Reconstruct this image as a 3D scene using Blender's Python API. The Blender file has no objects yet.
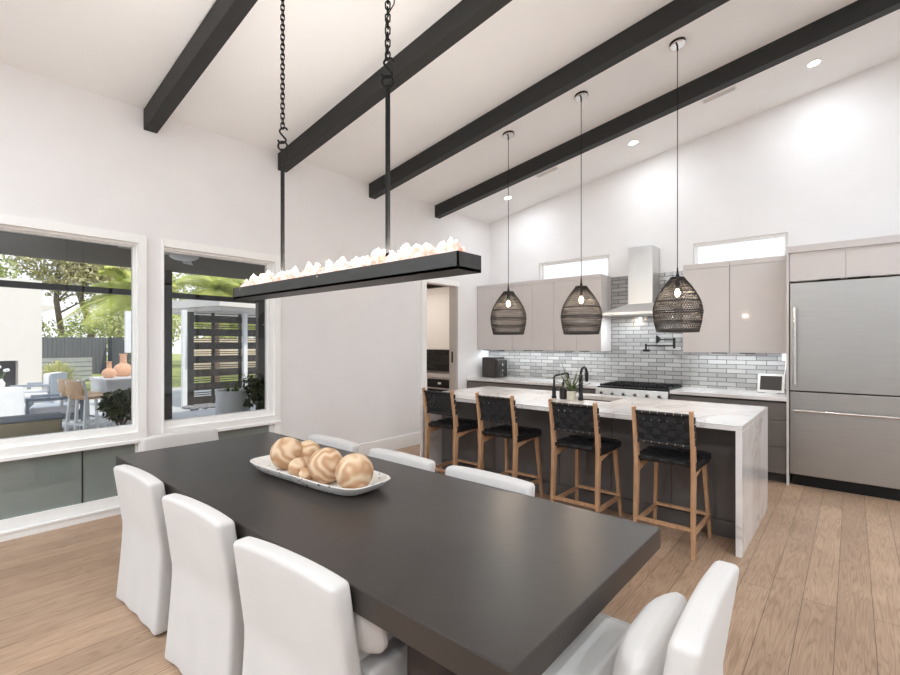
import bpy, bmesh, math, random
from mathutils import Vector, Matrix
random.seed(7)
C = bpy.context.scene.collection
R = math.radians
PI = math.pi

# ------------------------------------------------------------------ helpers
def lin(c):
    return tuple((v/12.92 if v <= 0.04045 else ((v+0.055)/1.055)**2.4) for v in [q/255. for q in c]) + (1.0,)

def setin(n, k, v):
    if k in n.inputs: n.inputs[k].default_value = v

def new_mat(name):
    m = bpy.data.materials.new(name); m.use_nodes = True
    nt = m.node_tree
    return m, nt, nt.nodes['Principled BSDF']

def mat(name, c, rough=0.5, metal=0.0, var=0.0, scale=8.0, bump=0.0, bscale=60.0, stretch=(1, 1, 1),
        coat=0.0, sheen=0.0, c2=None, dist=0.01, spec=None, trans=0.0):
    m, nt, b = new_mat(name)
    L = nt.links
    tc = nt.nodes.new('ShaderNodeTexCoord')
    mp = nt.nodes.new('ShaderNodeMapping'); mp.inputs['Scale'].default_value = stretch
    L.new(tc.outputs['Object'], mp.inputs['Vector'])
    n = nt.nodes.new('ShaderNodeTexNoise'); n.inputs['Scale'].default_value = scale; n.inputs['Detail'].default_value = 4
    L.new(mp.outputs['Vector'], n.inputs['Vector'])
    r = nt.nodes.new('ShaderNodeValToRGB')
    a = lin(c)
    if c2 is None:
        lo = tuple(max(0, v*(1-var)) for v in a[:3]) + (1,); hi = tuple(min(1, v*(1+var)) for v in a[:3]) + (1,)
    else:
        lo, hi = a, lin(c2)
    r.color_ramp.elements[0].color = lo; r.color_ramp.elements[0].position = .3
    r.color_ramp.elements[1].color = hi; r.color_ramp.elements[1].position = .7
    L.new(n.outputs['Fac'], r.inputs['Fac']); L.new(r.outputs['Color'], b.inputs['Base Color'])
    setin(b, 'Roughness', rough); setin(b, 'Metallic', metal); setin(b, 'Coat Weight', coat); setin(b, 'Sheen Weight', sheen)
    setin(b, 'Coat Roughness', .05)
    if spec is not None: setin(b, 'Specular IOR Level', spec)
    if trans: setin(b, 'Transmission Weight', trans)
    if bump:
        n2 = nt.nodes.new('ShaderNodeTexNoise'); n2.inputs['Scale'].default_value = bscale; n2.inputs['Detail'].default_value = 3
        L.new(mp.outputs['Vector'], n2.inputs['Vector'])
        bp = nt.nodes.new('ShaderNodeBump'); bp.inputs['Strength'].default_value = bump; bp.inputs['Distance'].default_value = dist
        L.new(n2.outputs['Fac'], bp.inputs['Height']); L.new(bp.outputs['Normal'], b.inputs['Normal'])
    return m

def emis(name, c, s):
    m, nt, b = new_mat(name)
    b.inputs['Base Color'].default_value = lin(c); b.inputs['Emission Color'].default_value = lin(c)
    b.inputs['Emission Strength'].default_value = s
    return m

def glass_pane(name, tint=(1, 1, 1)):
    m, nt, b = new_mat(name); nt.nodes.remove(b)
    L = nt.links; out = nt.nodes['Material Output']
    t = nt.nodes.new('ShaderNodeBsdfTransparent'); t.inputs['Color'].default_value = tint + (1,)
    g = nt.nodes.new('ShaderNodeBsdfGlossy'); g.inputs['Roughness'].default_value = 0.0
    f = nt.nodes.new('ShaderNodeFresnel'); f.inputs['IOR'].default_value = 1.35
    mx = nt.nodes.new('ShaderNodeMixShader')
    L.new(f.outputs[0], mx.inputs[0]); L.new(t.outputs[0], mx.inputs[1]); L.new(g.outputs[0], mx.inputs[2])
    L.new(mx.outputs[0], out.inputs['Surface'])
    return m

def brick_mat(name, c1, c2, mortar, bw, rh, ms, axes, rough=0.3, bump=0.4, offset=0.5, grain=None, coat=0.0, wob=0.0, bdist=.004, shift=(0, 0, 0)):
    """brick/plank pattern laid on the plane given by axes, e.g. ('X','Z')"""
    m, nt, b = new_mat(name); L = nt.links; N = nt.nodes.new
    tc = N('ShaderNodeTexCoord'); mp = N('ShaderNodeMapping'); mp.inputs['Location'].default_value = shift
    L.new(tc.outputs['Object'], mp.inputs['Vector'])
    s = N('ShaderNodeSeparateXYZ'); L.new(mp.outputs['Vector'], s.inputs[0])
    cb = N('ShaderNodeCombineXYZ'); L.new(s.outputs[axes[0]], cb.inputs['X']); L.new(s.outputs[axes[1]], cb.inputs['Y'])
    br = N('ShaderNodeTexBrick'); br.offset = offset; br.inputs['Scale'].default_value = 1.0
    br.inputs['Brick Width'].default_value = bw; br.inputs['Row Height'].default_value = rh
    br.inputs['Mortar Size'].default_value = ms; br.inputs['Mortar Smooth'].default_value = .2; br.inputs['Bias'].default_value = 0
    br.inputs['Color1'].default_value = lin(c1); br.inputs['Color2'].default_value = lin(c2); br.inputs['Mortar'].default_value = lin(mortar)
    L.new(cb.outputs[0], br.inputs['Vector'])
    col = br.outputs['Color']
    h = N('ShaderNodeMath'); h.operation = 'SUBTRACT'; h.inputs[0].default_value = 1.0; L.new(br.outputs['Fac'], h.inputs[1])
    height = h.outputs[0]
    if grain:
        # cathedral oak grain: noise stretched along the plank, shifted per plank by its colour
        sp = N('ShaderNodeMapping'); sp.inputs['Scale'].default_value = (.75, 11.0, 1.0)
        L.new(cb.outputs[0], sp.inputs['Vector'])
        ad = N('ShaderNodeVectorMath'); ad.operation = 'MULTIPLY_ADD'
        L.new(br.outputs['Color'], ad.inputs[0]); ad.inputs[1].default_value = (37, 23, 0); L.new(sp.outputs[0], ad.inputs[2])
        nz = N('ShaderNodeTexNoise'); nz.inputs['Scale'].default_value = 1.1; nz.inputs['Detail'].default_value = 2; nz.inputs['Distortion'].default_value = .5
        L.new(ad.outputs[0], nz.inputs['Vector'])
        mu = N('ShaderNodeMath'); mu.operation = 'MULTIPLY'; mu.inputs[1].default_value = 34.0; L.new(nz.outputs['Fac'], mu.inputs[0])
        pp = N('ShaderNodeMath'); pp.operation = 'PINGPONG'; pp.inputs[1].default_value = 1.0; L.new(mu.outputs[0], pp.inputs[0])
        fine = N('ShaderNodeTexNoise'); fine.inputs['Scale'].default_value = 6.0; fine.inputs['Detail'].default_value = 6
        sp2 = N('ShaderNodeMapping'); sp2.inputs['Scale'].default_value = (1.0, 26.0, 1.0)
        L.new(cb.outputs[0], sp2.inputs['Vector']); L.new(sp2.outputs[0], fine.inputs['Vector'])
        r1 = N('ShaderNodeValToRGB'); r1.color_ramp.elements[0].position = .0; r1.color_ramp.elements[1].position = .45
        r1.color_ramp.elements[0].color = lin(grain); r1.color_ramp.elements[1].color = (1, 1, 1, 1)
        L.new(pp.outputs[0], r1.inputs['Fac'])
        m1 = N('ShaderNodeMixRGB'); m1.blend_type = 'MULTIPLY'; m1.inputs['Fac'].default_value = .38
        L.new(col, m1.inputs['Color1']); L.new(r1.outputs['Color'], m1.inputs['Color2'])
        r2 = N('ShaderNodeValToRGB'); r2.color_ramp.elements[0].position = .35; r2.color_ramp.elements[1].position = .6
        r2.color_ramp.elements[0].color = (.74, .70, .67, 1); r2.color_ramp.elements[1].color = (1, 1, 1, 1)
        L.new(fine.outputs['Fac'], r2.inputs['Fac'])
        m2 = N('ShaderNodeMixRGB'); m2.blend_type = 'MULTIPLY'; m2.inputs['Fac'].default_value = .75
        L.new(m1.outputs[0], m2.inputs['Color1']); L.new(r2.outputs['Color'], m2.inputs['Color2'])
        big = N('ShaderNodeTexNoise'); big.inputs['Scale'].default_value = 2.2; big.inputs['Detail'].default_value = 3
        L.new(cb.outputs[0], big.inputs['Vector'])
        r3 = N('ShaderNodeValToRGB'); r3.color_ramp.elements[0].position = .3; r3.color_ramp.elements[1].position = .65
        r3.color_ramp.elements[0].color = (.78, .76, .74, 1); r3.color_ramp.elements[1].color = (1, 1, 1, 1)
        L.new(big.outputs['Fac'], r3.inputs['Fac'])
        m3 = N('ShaderNodeMixRGB'); m3.blend_type = 'MULTIPLY'; m3.inputs['Fac'].default_value = .7
        L.new(m2.outputs[0], m3.inputs['Color1']); L.new(r3.outputs['Color'], m3.inputs['Color2'])
        col = m3.outputs[0]
    if wob:
        nz = N('ShaderNodeTexNoise'); nz.inputs['Scale'].default_value = 14; nz.inputs['Detail'].default_value = 1
        L.new(tc.outputs['Object'], nz.inputs['Vector'])
        ma = N('ShaderNodeMath'); ma.operation = 'MULTIPLY_ADD'; ma.inputs[1].default_value = wob
        L.new(nz.outputs['Fac'], ma.inputs[0]); L.new(height, ma.inputs[2]); height = ma.outputs[0]
    L.new(col, b.inputs['Base Color'])
    bp = N('ShaderNodeBump'); bp.inputs['Strength'].default_value = bump; bp.inputs['Distance'].default_value = bdist
    L.new(height, bp.inputs['Height']); L.new(bp.outputs['Normal'], b.inputs['Normal'])
    setin(b, 'Roughness', rough); setin(b, 'Coat Weight', coat); setin(b, 'Coat Roughness', .05)
    return m

class MB:
    """collects shapes, then links them as ONE mesh object"""
    def __init__(s): s.bm = bmesh.new(); s.flat = False
    def box(s, x0, x1, y0, y1, z0, z1, bev=0.0, seg=2):
        t = bmesh.new()
        bmesh.ops.create_cube(t, size=1)
        for v in t.verts:
            v.co = Vector(((x0+x1)/2+v.co.x*(x1-x0), (y0+y1)/2+v.co.y*(y1-y0), (z0+z1)/2+v.co.z*(z1-z0)))
        if bev: s.flat = True; bmesh.ops.bevel(t, geom=list(t.edges), offset=bev, segments=seg, profile=.5, affect='EDGES')
        return s.add(t)
    def add(s, t, M=None):
        me = bpy.data.meshes.new('tmp')
        if M is not None: bmesh.ops.transform(t, matrix=M, verts=list(t.verts))
        t.to_mesh(me); t.free(); s.bm.from_mesh(me); bpy.data.meshes.remove(me)
        return s
    def prism(s, poly, axis, a, b, bev=0.0):
        def P(p, q):
            u, v = p
            return {'X': (q, u, v), 'Y': (u, q, v), 'Z': (u, v, q)}[axis]
        t = bmesh.new()
        va = [t.verts.new(P(p, a)) for p in poly]; vb = [t.verts.new(P(p, b)) for p in poly]
        t.faces.new(va); t.faces.new(list(reversed(vb)))
        n = len(poly)
        for i in range(n): t.faces.new((va[i], vb[i], vb[(i+1) % n], va[(i+1) % n]))
        bmesh.ops.recalc_face_normals(t, faces=list(t.faces))
        if bev: s.flat = True; bmesh.ops.bevel(t, geom=list(t.edges), offset=bev, segments=2, profile=.5, affect='EDGES')
        return s.add(t)
    def rbox(s, c, size, r, n=(8, 8, 8), fn=None):
        def ax(h, k):
            rr = min(r, h*.98)
            o = [-h, -h+rr*.3, -h+rr*.65]
            for i in range(k+1): o.append(-h+rr+(2*h-2*rr)*i/k)
            return o + [h-rr*.65, h-rr*.3, h]
        h = [q/2 for q in size]
        X, Y, Z = ax(h[0], n[0]), ax(h[1], n[1]), ax(h[2], n[2])
        t = bmesh.new(); d = {}
        def V(i, j, k):
            if (i, j, k) not in d:
                p = Vector((X[i], Y[j], Z[k])); q = Vector([max(-(h[a]-min(r, h[a]*.98)), min(h[a]-min(r, h[a]*.98), p[a])) for a in range(3)])
                e = p-q
                if e.length > 1e-9:
                    m = max(abs(e.x)/min(r, h[0]*.98), abs(e.y)/min(r, h[1]*.98), abs(e.z)/min(r, h[2]*.98))
                    sc = Vector((e.x/min(r, h[0]*.98), e.y/min(r, h[1]*.98), e.z/min(r, h[2]*.98))); l = sc.length
                    e = Vector([e[a]*m/l for a in range(3)])
                p = q+e
                p = Vector((p.x+c[0], p.y+c[1], p.z+c[2]))
                if fn: p = Vector(fn(p))
                d[(i, j, k)] = t.verts.new(p)
            return d[(i, j, k)]
        a, b, g = len(X), len(Y), len(Z)
        for i in range(a-1):
            for j in range(b-1):
                t.faces.new((V(i, j, 0), V(i, j+1, 0), V(i+1, j+1, 0), V(i+1, j, 0)))
                t.faces.new((V(i, j, g-1), V(i+1, j, g-1), V(i+1, j+1, g-1), V(i, j+1, g-1)))
        for i in range(a-1):
            for k in range(g-1):
                t.faces.new((V(i, 0, k), V(i+1, 0, k), V(i+1, 0, k+1), V(i, 0, k+1)))
                t.faces.new((V(i, b-1, k), V(i, b-1, k+1), V(i+1, b-1, k+1), V(i+1, b-1, k)))
        for j in range(b-1):
            for k in range(g-1):
                t.faces.new((V(0, j, k), V(0, j, k+1), V(0, j+1, k+1), V(0, j+1, k)))
                t.faces.new((V(a-1, j, k), V(a-1, j+1, k), V(a-1, j+1, k+1), V(a-1, j, k+1)))
        return s.add(t)
    def tube(s, pts, r, n=10, closed=False, square=False, up=None):
        P = [Vector(p) for p in pts]; m = len(P)
        rs = r if isinstance(r, (list, tuple)) else [r]*m
        T = []
        for i in range(m):
            if closed: a, b = P[(i-1) % m], P[(i+1) % m]
            else: a, b = P[max(0, i-1)], P[min(m-1, i+1)]
            T.append((b-a).normalized())
        u = Vector(up) if up else (Vector((0, 0, 1)) if abs(T[0].z) < .9 else Vector((0, 1, 0)))
        t = bmesh.new(); rings = []
        nn = 4 if square else n
        for i in range(m):
            u = (u - T[i]*u.dot(T[i])).normalized(); w = T[i].cross(u)
            ring = []
            for k in range(nn):
                an = 2*PI*(k+(.5 if square else 0))/nn
                rr = rs[i]
                if isinstance(rr, (tuple, list)):
                    q = P[i]+u*(math.copysign(rr[1], math.sin(an)))+w*(math.copysign(rr[0], math.cos(an)))
                else:
                    q = P[i]+(u*math.sin(an)+w*math.cos(an))*rr
                ring.append(t.verts.new(q))
            rings.append(ring)
        for i in range(m if closed else m-1):
            A, B = rings[i], rings[(i+1) % m]
            for k in range(nn): t.faces.new((A[k], A[(k+1) % nn], B[(k+1) % nn], B[k]))
        if not closed:
            t.faces.new(list(reversed(rings[0]))); t.faces.new(rings[-1])
        bmesh.ops.recalc_face_normals(t, faces=list(t.faces))
        return s.add(t)
    def bar(s, p0, p1, w, h, up=None):
        return s.tube([p0, p1], [(w/2, h/2)]*2, square=True, up=up)
    def lathe(s, prof, c=(0, 0, 0), n=32, cap=True):
        t = bmesh.new(); rings = []
        for (r, z) in prof:
            rings.append([t.verts.new((c[0]+r*math.cos(2*PI*k/n), c[1]+r*math.sin(2*PI*k/n), c[2]+z)) for k in range(n)])
        for i in range(len(rings)-1):
            A, B = rings[i], rings[i+1]
            for k in range(n): t.faces.new((A[k], A[(k+1) % n], B[(k+1) % n], B[k]))
        if cap:
            t.faces.new(list(reversed(rings[0]))); t.faces.new(rings[-1])
        bmesh.ops.recalc_face_normals(t, faces=list(t.faces))
        return s.add(t)
    def sphere(s, c, r, sub=4, sc=(1, 1, 1), fn=None):
        t = bmesh.new(); bmesh.ops.create_icosphere(t, subdivisions=sub, radius=1)
        for v in t.verts:
            p = Vector((v.co.x*sc[0]*r, v.co.y*sc[1]*r, v.co.z*sc[2]*r))
            if fn: p = Vector(fn(p))
            v.co = p+Vector(c)
        return s.add(t)
    def quad(s, a, b, c, d):
        vs = [s.bm.verts.new(q) for q in (a, b, c, d)]; s.bm.faces.new(vs); return s
    def build(s, name, m, parent=None, smooth=True, angle=40, loc=None, rot=None):
        me = bpy.data.meshes.new(name); s.bm.to_mesh(me); s.bm.free()
        if m is not None:
            for q in (m if isinstance(m, (list, tuple)) else [m]): me.materials.append(q)
        if smooth and len(me.polygons):
            me.polygons.foreach_set('use_smooth', [True]*len(me.polygons))
            me.set_sharp_from_angle(angle=R(angle))
            if s.flat:      # broad faces of bevelled boxes stay flat, only the rounded edges are smooth
                for p in me.polygons:
                    if p.area > .003: p.use_smooth = False
        o = bpy.data.objects.new(name, me); C.objects.link(o)
        if parent: o.parent = parent
        if loc: o.location = loc
        if rot: o.rotation_euler = rot
        return o

def tag(o, label=None, cat=None, group=None, kind=None):
    if label: o['label'] = label
    if cat: o['category'] = cat
    if group: o['group'] = group
    if kind: o['kind'] = kind
    return o
def thing(name, label, cat, loc=(0, 0, 0), rz=0, group=None):
    o = bpy.data.objects.new(name, None); o.empty_display_size = .05; C.objects.link(o)
    o.location = loc; o.rotation_euler = (0, 0, rz)
    return tag(o, label, cat, group)
def kids(o): return [c for c in bpy.data.objects if c.parent == o]
def dup(o, loc, rz, label):
    def rec(x, par):
        c = x.copy(); C.objects.link(c)
        if par: c.parent = par
        for k in ch.get(x, []): rec(k, c)
        return c
    ch = {}
    for x in bpy.data.objects:
        if x.parent: ch.setdefault(x.parent, []).append(x)
    c = rec(o, None); c.location = loc; c.rotation_euler = (0, 0, rz); c['label'] = label
    return c
def struct(mb, name, m, parent=None, **k):
    o = mb.build(name, m, parent, **k)
    if not parent: o['kind'] = 'structure'
    return o

# ------------------------------------------------------------------ materials
M = {}
M['wall'] = mat('wall_paint', (232, 229, 228), .9, var=.015, scale=3, bump=.05, bscale=180)
M['ceil'] = mat('ceiling_paint', (238, 237, 236), .9, var=.015, scale=2, bump=.05, bscale=200)
M['trim'] = mat('trim_paint', (242, 240, 237), .45, var=.01, scale=3)
M['floor'] = brick_mat('oak_planks', (190, 160, 134), (172, 144, 120), (104, 83, 67), 2.1, .155, .0018, ('Y', 'X'), rough=.45, bump=.25,
                       offset=.37, grain=(168, 142, 118), bdist=.002)
M['tile'] = brick_mat('grey_glazed_tile', (174, 171, 168), (138, 136, 134), (86, 84, 81), .21, .056, .004, ('X', 'Z'), rough=.12, bump=.9, wob=.9, coat=.4, bdist=.005)
M['black_tile'] = brick_mat('black_tile', (30, 30, 30), (52, 50, 47), (15, 15, 15), .2, .06, .003, ('X', 'Z'), rough=.2, bump=.6, wob=.5)
M['beam'] = mat('beam_paint', (46, 46, 45), .55, spec=.3, var=.08, scale=4, stretch=(1, 8, 8), bump=.1, bscale=40)
M['table'] = mat('dark_table_top', (42, 37, 35), .34, c2=(56, 50, 46), scale=2.5, bump=.04, bscale=35, coat=.0)
M['cloth'] = mat('white_slipcover', (203, 198, 194), .95, var=.02, scale=5, bump=.25, bscale=420, sheen=.2, dist=.002)
M['cloth_lightened'] = mat('slipcover_lightened', (220, 215, 209), .95, var=.03, scale=6, bump=.3, bscale=420, dist=.002)  # slipcover cloth in a lighter colour, offsetting the shade under the table
M['upper'] = mat('gloss_greige_lacquer', (202, 195, 192), .38, var=.01, scale=3, coat=.15)
M['base'] = mat('dark_grey_lacquer', (104, 97, 92), .28, var=.03, scale=3, coat=.3)
M['island'] = mat('island_charcoal_lacquer', (92, 88, 86), .3, var=.03, scale=3, coat=.3)
M['toe'] = mat('toe_kick', (58, 54, 52), .6, var=.05)
M['black'] = mat('black_metal', (22, 22, 22), .4, .5, var=.05)
M['black_iron'] = mat('blackened_iron', (26, 25, 24), .7, 0, spec=.12, var=.15, scale=30)
M['tray'] = mat('dark_bronze_tray', (62, 61, 59), .42, .35, var=.12, scale=6, stretch=(1, 6, 6))
M['steel'] = mat('brushed_steel', (168, 165, 161), .33, 1.0, var=.04, scale=3, stretch=(1, 1, 60), bump=.03, bscale=20)
M['steel_h'] = mat('hood_steel', (222, 221, 219), .38, 1.0, var=.03, scale=4, stretch=(40, 1, 1))
M['chrome'] = mat('polished_steel', (220, 216, 212), .18, 1.0, var=.02)
M['oak'] = mat('stool_teak', (194, 154, 118), .5, c2=(168, 126, 92), scale=5, stretch=(9, 9, 1), bump=.1, bscale=40)
M['oak_light'] = mat('pale_outdoor_teak', (226, 190, 152), .6, c2=(206, 168, 130), scale=5, stretch=(6, 6, 1))
M['leather'] = mat('black_leather', (24, 24, 26), .5, var=.2, scale=25, bump=.2, bscale=200, dist=.002)
M['woven'] = mat('dark_rattan', (40, 35, 33), .75, var=.3, scale=40)
M['pure_white'] = mat('white_metal', (240, 240, 238), .4, var=.01)
M['glass'] = glass_pane('window_glass')
M['spandrel'] = mat('grey_green_glass', (138, 146, 141), .06, c2=(124, 132, 127), scale=.8, coat=.6)
M['seam'] = mat('seam_black', (30, 32, 32), .5, var=.05)
M['bulb'] = emis('warm_bulb', (255, 214, 170), 9)
M['led'] = emis('warm_led', (255, 232, 205), .7)
M['downlight'] = emis('downlight_lens', (255, 246, 232), 6)
M['screen'] = mat('black_screen', (10, 10, 12), .35, var=.1)
M['cream_pot'] = mat('pale_stone_pot', (205, 198, 180), .7, var=.08, scale=20)
M['leaf'] = mat('leaf_green', (74, 98, 44), .5, c2=(120, 146, 66), scale=30)
M['leaf_dark'] = mat('deep_green_leaf', (52, 62, 34), .45, c2=(88, 98, 54), scale=14)

def marble(name):
    m, nt, b = new_mat(name); L = nt.links; N = nt.nodes.new
    tc = N('ShaderNodeTexCoord')
    n = N('ShaderNodeTexNoise'); n.inputs['Scale'].default_value = 1.1; n.inputs['Detail'].default_value = 5; n.inputs['Distortion'].default_value = .8
    L.new(tc.outputs['Object'], n.inputs['Vector'])
    r = N('ShaderNodeValToRGB'); e = r.color_ramp.elements
    e[0].position = .488; e[0].color = lin((228, 223, 220)); e[1].position = .512; e[1].color = lin((228, 223, 220))
    k = r.color_ramp.elements.new(.5); k.color = lin((203, 196, 192))
    L.new(n.outputs['Fac'], r.inputs['Fac'])
    n2 = N('ShaderNodeTexNoise'); n2.inputs['Scale'].default_value = 2.0; n2.inputs['Detail'].default_value = 6
    L.new(tc.outputs['Object'], n2.inputs['Vector'])
    r2 = N('ShaderNodeValToRGB'); r2.color_ramp.elements[0].color = lin((222, 218, 216)); r2.color_ramp.elements[0].position = .35
    r2.color_ramp.elements[1].color = (1, 1, 1, 1); r2.color_ramp.elements[1].position = .6
    L.new(n2.outputs['Fac'], r2.inputs['Fac'])
    mx = N('ShaderNodeMixRGB'); mx.blend_type = 'MULTIPLY'; mx.inputs['Fac'].default_value = .8
    L.new(r.outputs['Color'], mx.inputs['Color1']); L.new(r2.outputs['Color'], mx.inputs['Color2'])
    L.new(mx.outputs[0], b.inputs['Base Color']); setin(b, 'Roughness', .18); setin(b, 'Coat Weight', .3)
    return m
M['quartz'] = marble('white_veined_quartz')

def wood_ball():
    m, nt, b = new_mat('turned_pale_wood'); L = nt.links; N = nt.nodes.new
    tc = N('ShaderNodeTexCoord'); inf = N('ShaderNodeObjectInfo')
    ad = N('ShaderNodeVectorMath'); ad.operation = 'MULTIPLY_ADD'; ad.inputs[1].default_value = (1, 1, 1)
    L.new(tc.outputs['Object'], ad.inputs[0]); L.new(inf.outputs['Random'], ad.inputs[2])
    w = N('ShaderNodeTexWave'); w.wave_type = 'RINGS'; w.inputs['Scale'].default_value = 4.6; w.inputs['Distortion'].default_value = 16
    w.inputs['Detail'].default_value = 2; w.inputs['Detail Scale'].default_value = 1.2
    L.new(ad.outputs[0], w.inputs['Vector'])
    r = N('ShaderNodeValToRGB'); r.color_ramp.elements[0].color = lin((186, 142, 104)); r.color_ramp.elements[1].color = lin((220, 192, 160))
    L.new(w.outputs['Fac'], r.inputs['Fac']); L.new(r.outputs['Color'], b.inputs['Base Color']); setin(b, 'Roughness', .6)
    return m
M['ball'] = wood_ball()

def plate_mat():
    m, nt, b = new_mat('distressed_white_dough_bowl'); L = nt.links; N = nt.nodes.new
    tc = N('ShaderNodeTexCoord'); n = N('ShaderNodeTexNoise'); n.inputs['Scale'].default_value = 38; n.inputs['Detail'].default_value = 3
    L.new(tc.outputs['Object'], n.inputs['Vector'])
    r = N('ShaderNodeValToRGB'); r.color_ramp.elements[0].position = .335; r.color_ramp.elements[0].color = lin((92, 76, 66))
    r.color_ramp.elements[1].position = .37; r.color_ramp.elements[1].color = lin((222, 218, 212))
    L.new(n.outputs['Fac'], r.inputs['Fac']); L.new(r.outputs['Color'], b.inputs['Base Color']); setin(b, 'Roughness', .6)
    return m
M['bowl'] = plate_mat()

def crystal_mat():
    m, nt, b = new_mat('lit_rock_crystal'); L = nt.links; N = nt.nodes.new
    tc = N('ShaderNodeTexCoord'); n = N('ShaderNodeTexNoise'); n.inputs['Scale'].default_value = 18; n.inputs['Detail'].default_value = 3
    inf = N('ShaderNodeObjectInfo')
    ad = N('ShaderNodeVectorMath'); ad.operation = 'MULTIPLY_ADD'; ad.inputs[1].default_value = (1, 1, 1)
    L.new(tc.outputs['Object'], ad.inputs[0]); L.new(inf.outputs['Random'], ad.inputs[2]); L.new(ad.outputs[0], n.inputs['Vector'])
    r = N('ShaderNodeValToRGB'); r.color_ramp.elements[0].position = .3; r.color_ramp.elements[0].color = lin((200, 150, 122))
    r.color_ramp.elements[1].position = .55; r.color_ramp.elements[1].color = lin((240, 224, 216))
    L.new(n.outputs['Fac'], r.inputs['Fac']); L.new(r.outputs['Color'], b.inputs['Base Color'])
    setin(b, 'Roughness', .25); setin(b, 'Transmission Weight', .3); setin(b, 'IOR', 1.3)
    L.new(r.outputs['Color'], b.inputs['Emission Color']); setin(b, 'Emission Strength', .085)
    return m
M['crystal'] = crystal_mat()

# ------------------------------------------------------------------ the room (x=0 window wall, y=6.72 kitchen wall)
RX, SY, KY = 9.6, -3.6, 6.72
def cz(x): return 3.62+.1645*x
struct(MB().box(-.14, RX, SY, KY, -.12, 0), 'floor', M['floor'], smooth=False)
struct(MB().prism([(-.14, cz(-.14)), (RX+.14, cz(RX+.14)), (RX+.14, cz(RX+.14)+.25), (-.14, cz(-.14)+.25)], 'Y', SY-.15, KY+.15), 'ceiling', M['ceil'], smooth=False)
# window wall: openings big window y -2.6..1.33 , second 1.545..2.62 (z .62..2.43), lower panels, pantry doorway 5.085..5.83
H = cz(0)+.02
w = MB()
w.box(-.14, 0, SY-.15, -2.75, 0, H)
w.box(-.14, 0, -2.75, 2.70, 2.44, H)
w.box(-.14, 0, -2.75, 2.70, 0, .06)
w.box(-.14, 0, 1.40, 1.538, .06, 2.44)
w.box(-.14, 0, 2.70, 5.085, 0, H)
w.box(-.14, 0, 5.085, 5.83, 2.42, H)
w.box(-.14, 0, 5.83, KY+.15, 0, H)
struct(w, 'wall_west', M['wall'], smooth=False)
# kitchen wall with two clerestory openings
w = MB()
y0, y1 = KY, KY+.15
w.box(-.14, RX, y0, y1, 0, 2.36)
w.box(-.14, 1.0, y0, y1, 2.36, 2.80)
w.box(2.17, 3.29, y0, y1, 2.36, 2.80)
w.box(4.30, RX, y0, y1, 2.36, 2.80)
w.prism([(-.14, 2.80), (RX, 2.80), (RX, cz(RX)+.02), (-.14, cz(-.14)+.02)], 'Y', y0, y1)
struct(w, 'wall_north', M['wall'], smooth=False)
for i, (a, b) in enumerate(((1.0, 2.17), (3.29, 4.30))):
    f = MB()
    f.box(a, b, y0+.03, y0+.09, 2.36, 2.40); f.box(a, b, y0+.03, y0+.09, 2.765, 2.80)
    f.box(a, a+.035, y0+.03, y0+.09, 2.40, 2.765); f.box(b-.035, b, y0+.03, y0+.09, 2.40, 2.765)
    o = struct(f, 'window_%d' % (3+i), M['trim'], smooth=False)
    tag(o, 'narrow clerestory window above the %s upper cabinets' % ('left' if i == 0 else 'right'), 'window')
    MB().box(a+.035, b-.035, y0+.058, y0+.064, 2.40, 2.765).build('pane', M['glass'], o, smooth=False)
# unseen east and south walls; their glazing is added to let in daylight
w = MB(); w.box(RX, RX+.14, SY-.15, -3.0, 0, cz(RX)+.02); w.box(RX, RX+.14, 5.6, KY+.15, 0, cz(RX)+.02); w.box(RX, RX+.14, -3.0, 5.6, 3.2, cz(RX)+.02)
struct(w, 'wall_east', M['wall'], smooth=False)
f = MB()
for y in (-3.0, -.9, 1.27, 3.4, 5.54): f.box(RX+.04, RX+.10, y, y+.06, 0, 3.2)
f.box(RX+.04, RX+.10, -3.0, 5.6, 0, .06); f.box(RX+.04, RX+.10, -3.0, 5.6, 3.14, 3.2)
o = struct(f, 'window_6', M['black'], smooth=False); tag(o, 'added unseen glass doors opposite the picture window, for fill daylight', 'window')  # doors added out of view so more daylight brightens the room
MB().box(RX+.065, RX+.071, -2.94, 5.54, .06, 3.14).build('pane', M['glass'], o, smooth=False)
w = MB(); ya, yb = SY-.15, SY
w.box(-.14, .5, ya, yb, 0, 3.3); w.box(9.1, RX+.14, ya, yb, 0, 3.3)
w.prism([(-.14, 3.3), (RX+.14, 3.3), (RX+.14, cz(RX+.14)+.02), (-.14, cz(-.14)+.02)], 'Y', ya, yb)
struct(w, 'wall_south', M['wall'], smooth=False)
f = MB()
for x in (.5, 2.6, 4.75, 6.9, 9.04): f.box(x, x+.06, ya+.04, ya+.10, 0, 3.3)
f.box(.5, 9.1, ya+.04, ya+.10, 0, .06); f.box(.5, 9.1, ya+.04, ya+.10, 3.22, 3.3); f.box(.5, 9.1, ya+.04, ya+.10, 2.5, 2.56)
o = struct(f, 'window_5', M['black'], smooth=False)  # glazing added behind the camera as a daylight source
tag(o, 'added unseen glass wall facing the kitchen, for fill daylight', 'window')
MB().box(.5, 9.1, ya+.065, ya+.071, .06, 3.22).build('pane', M['glass'], o, smooth=False)

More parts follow.
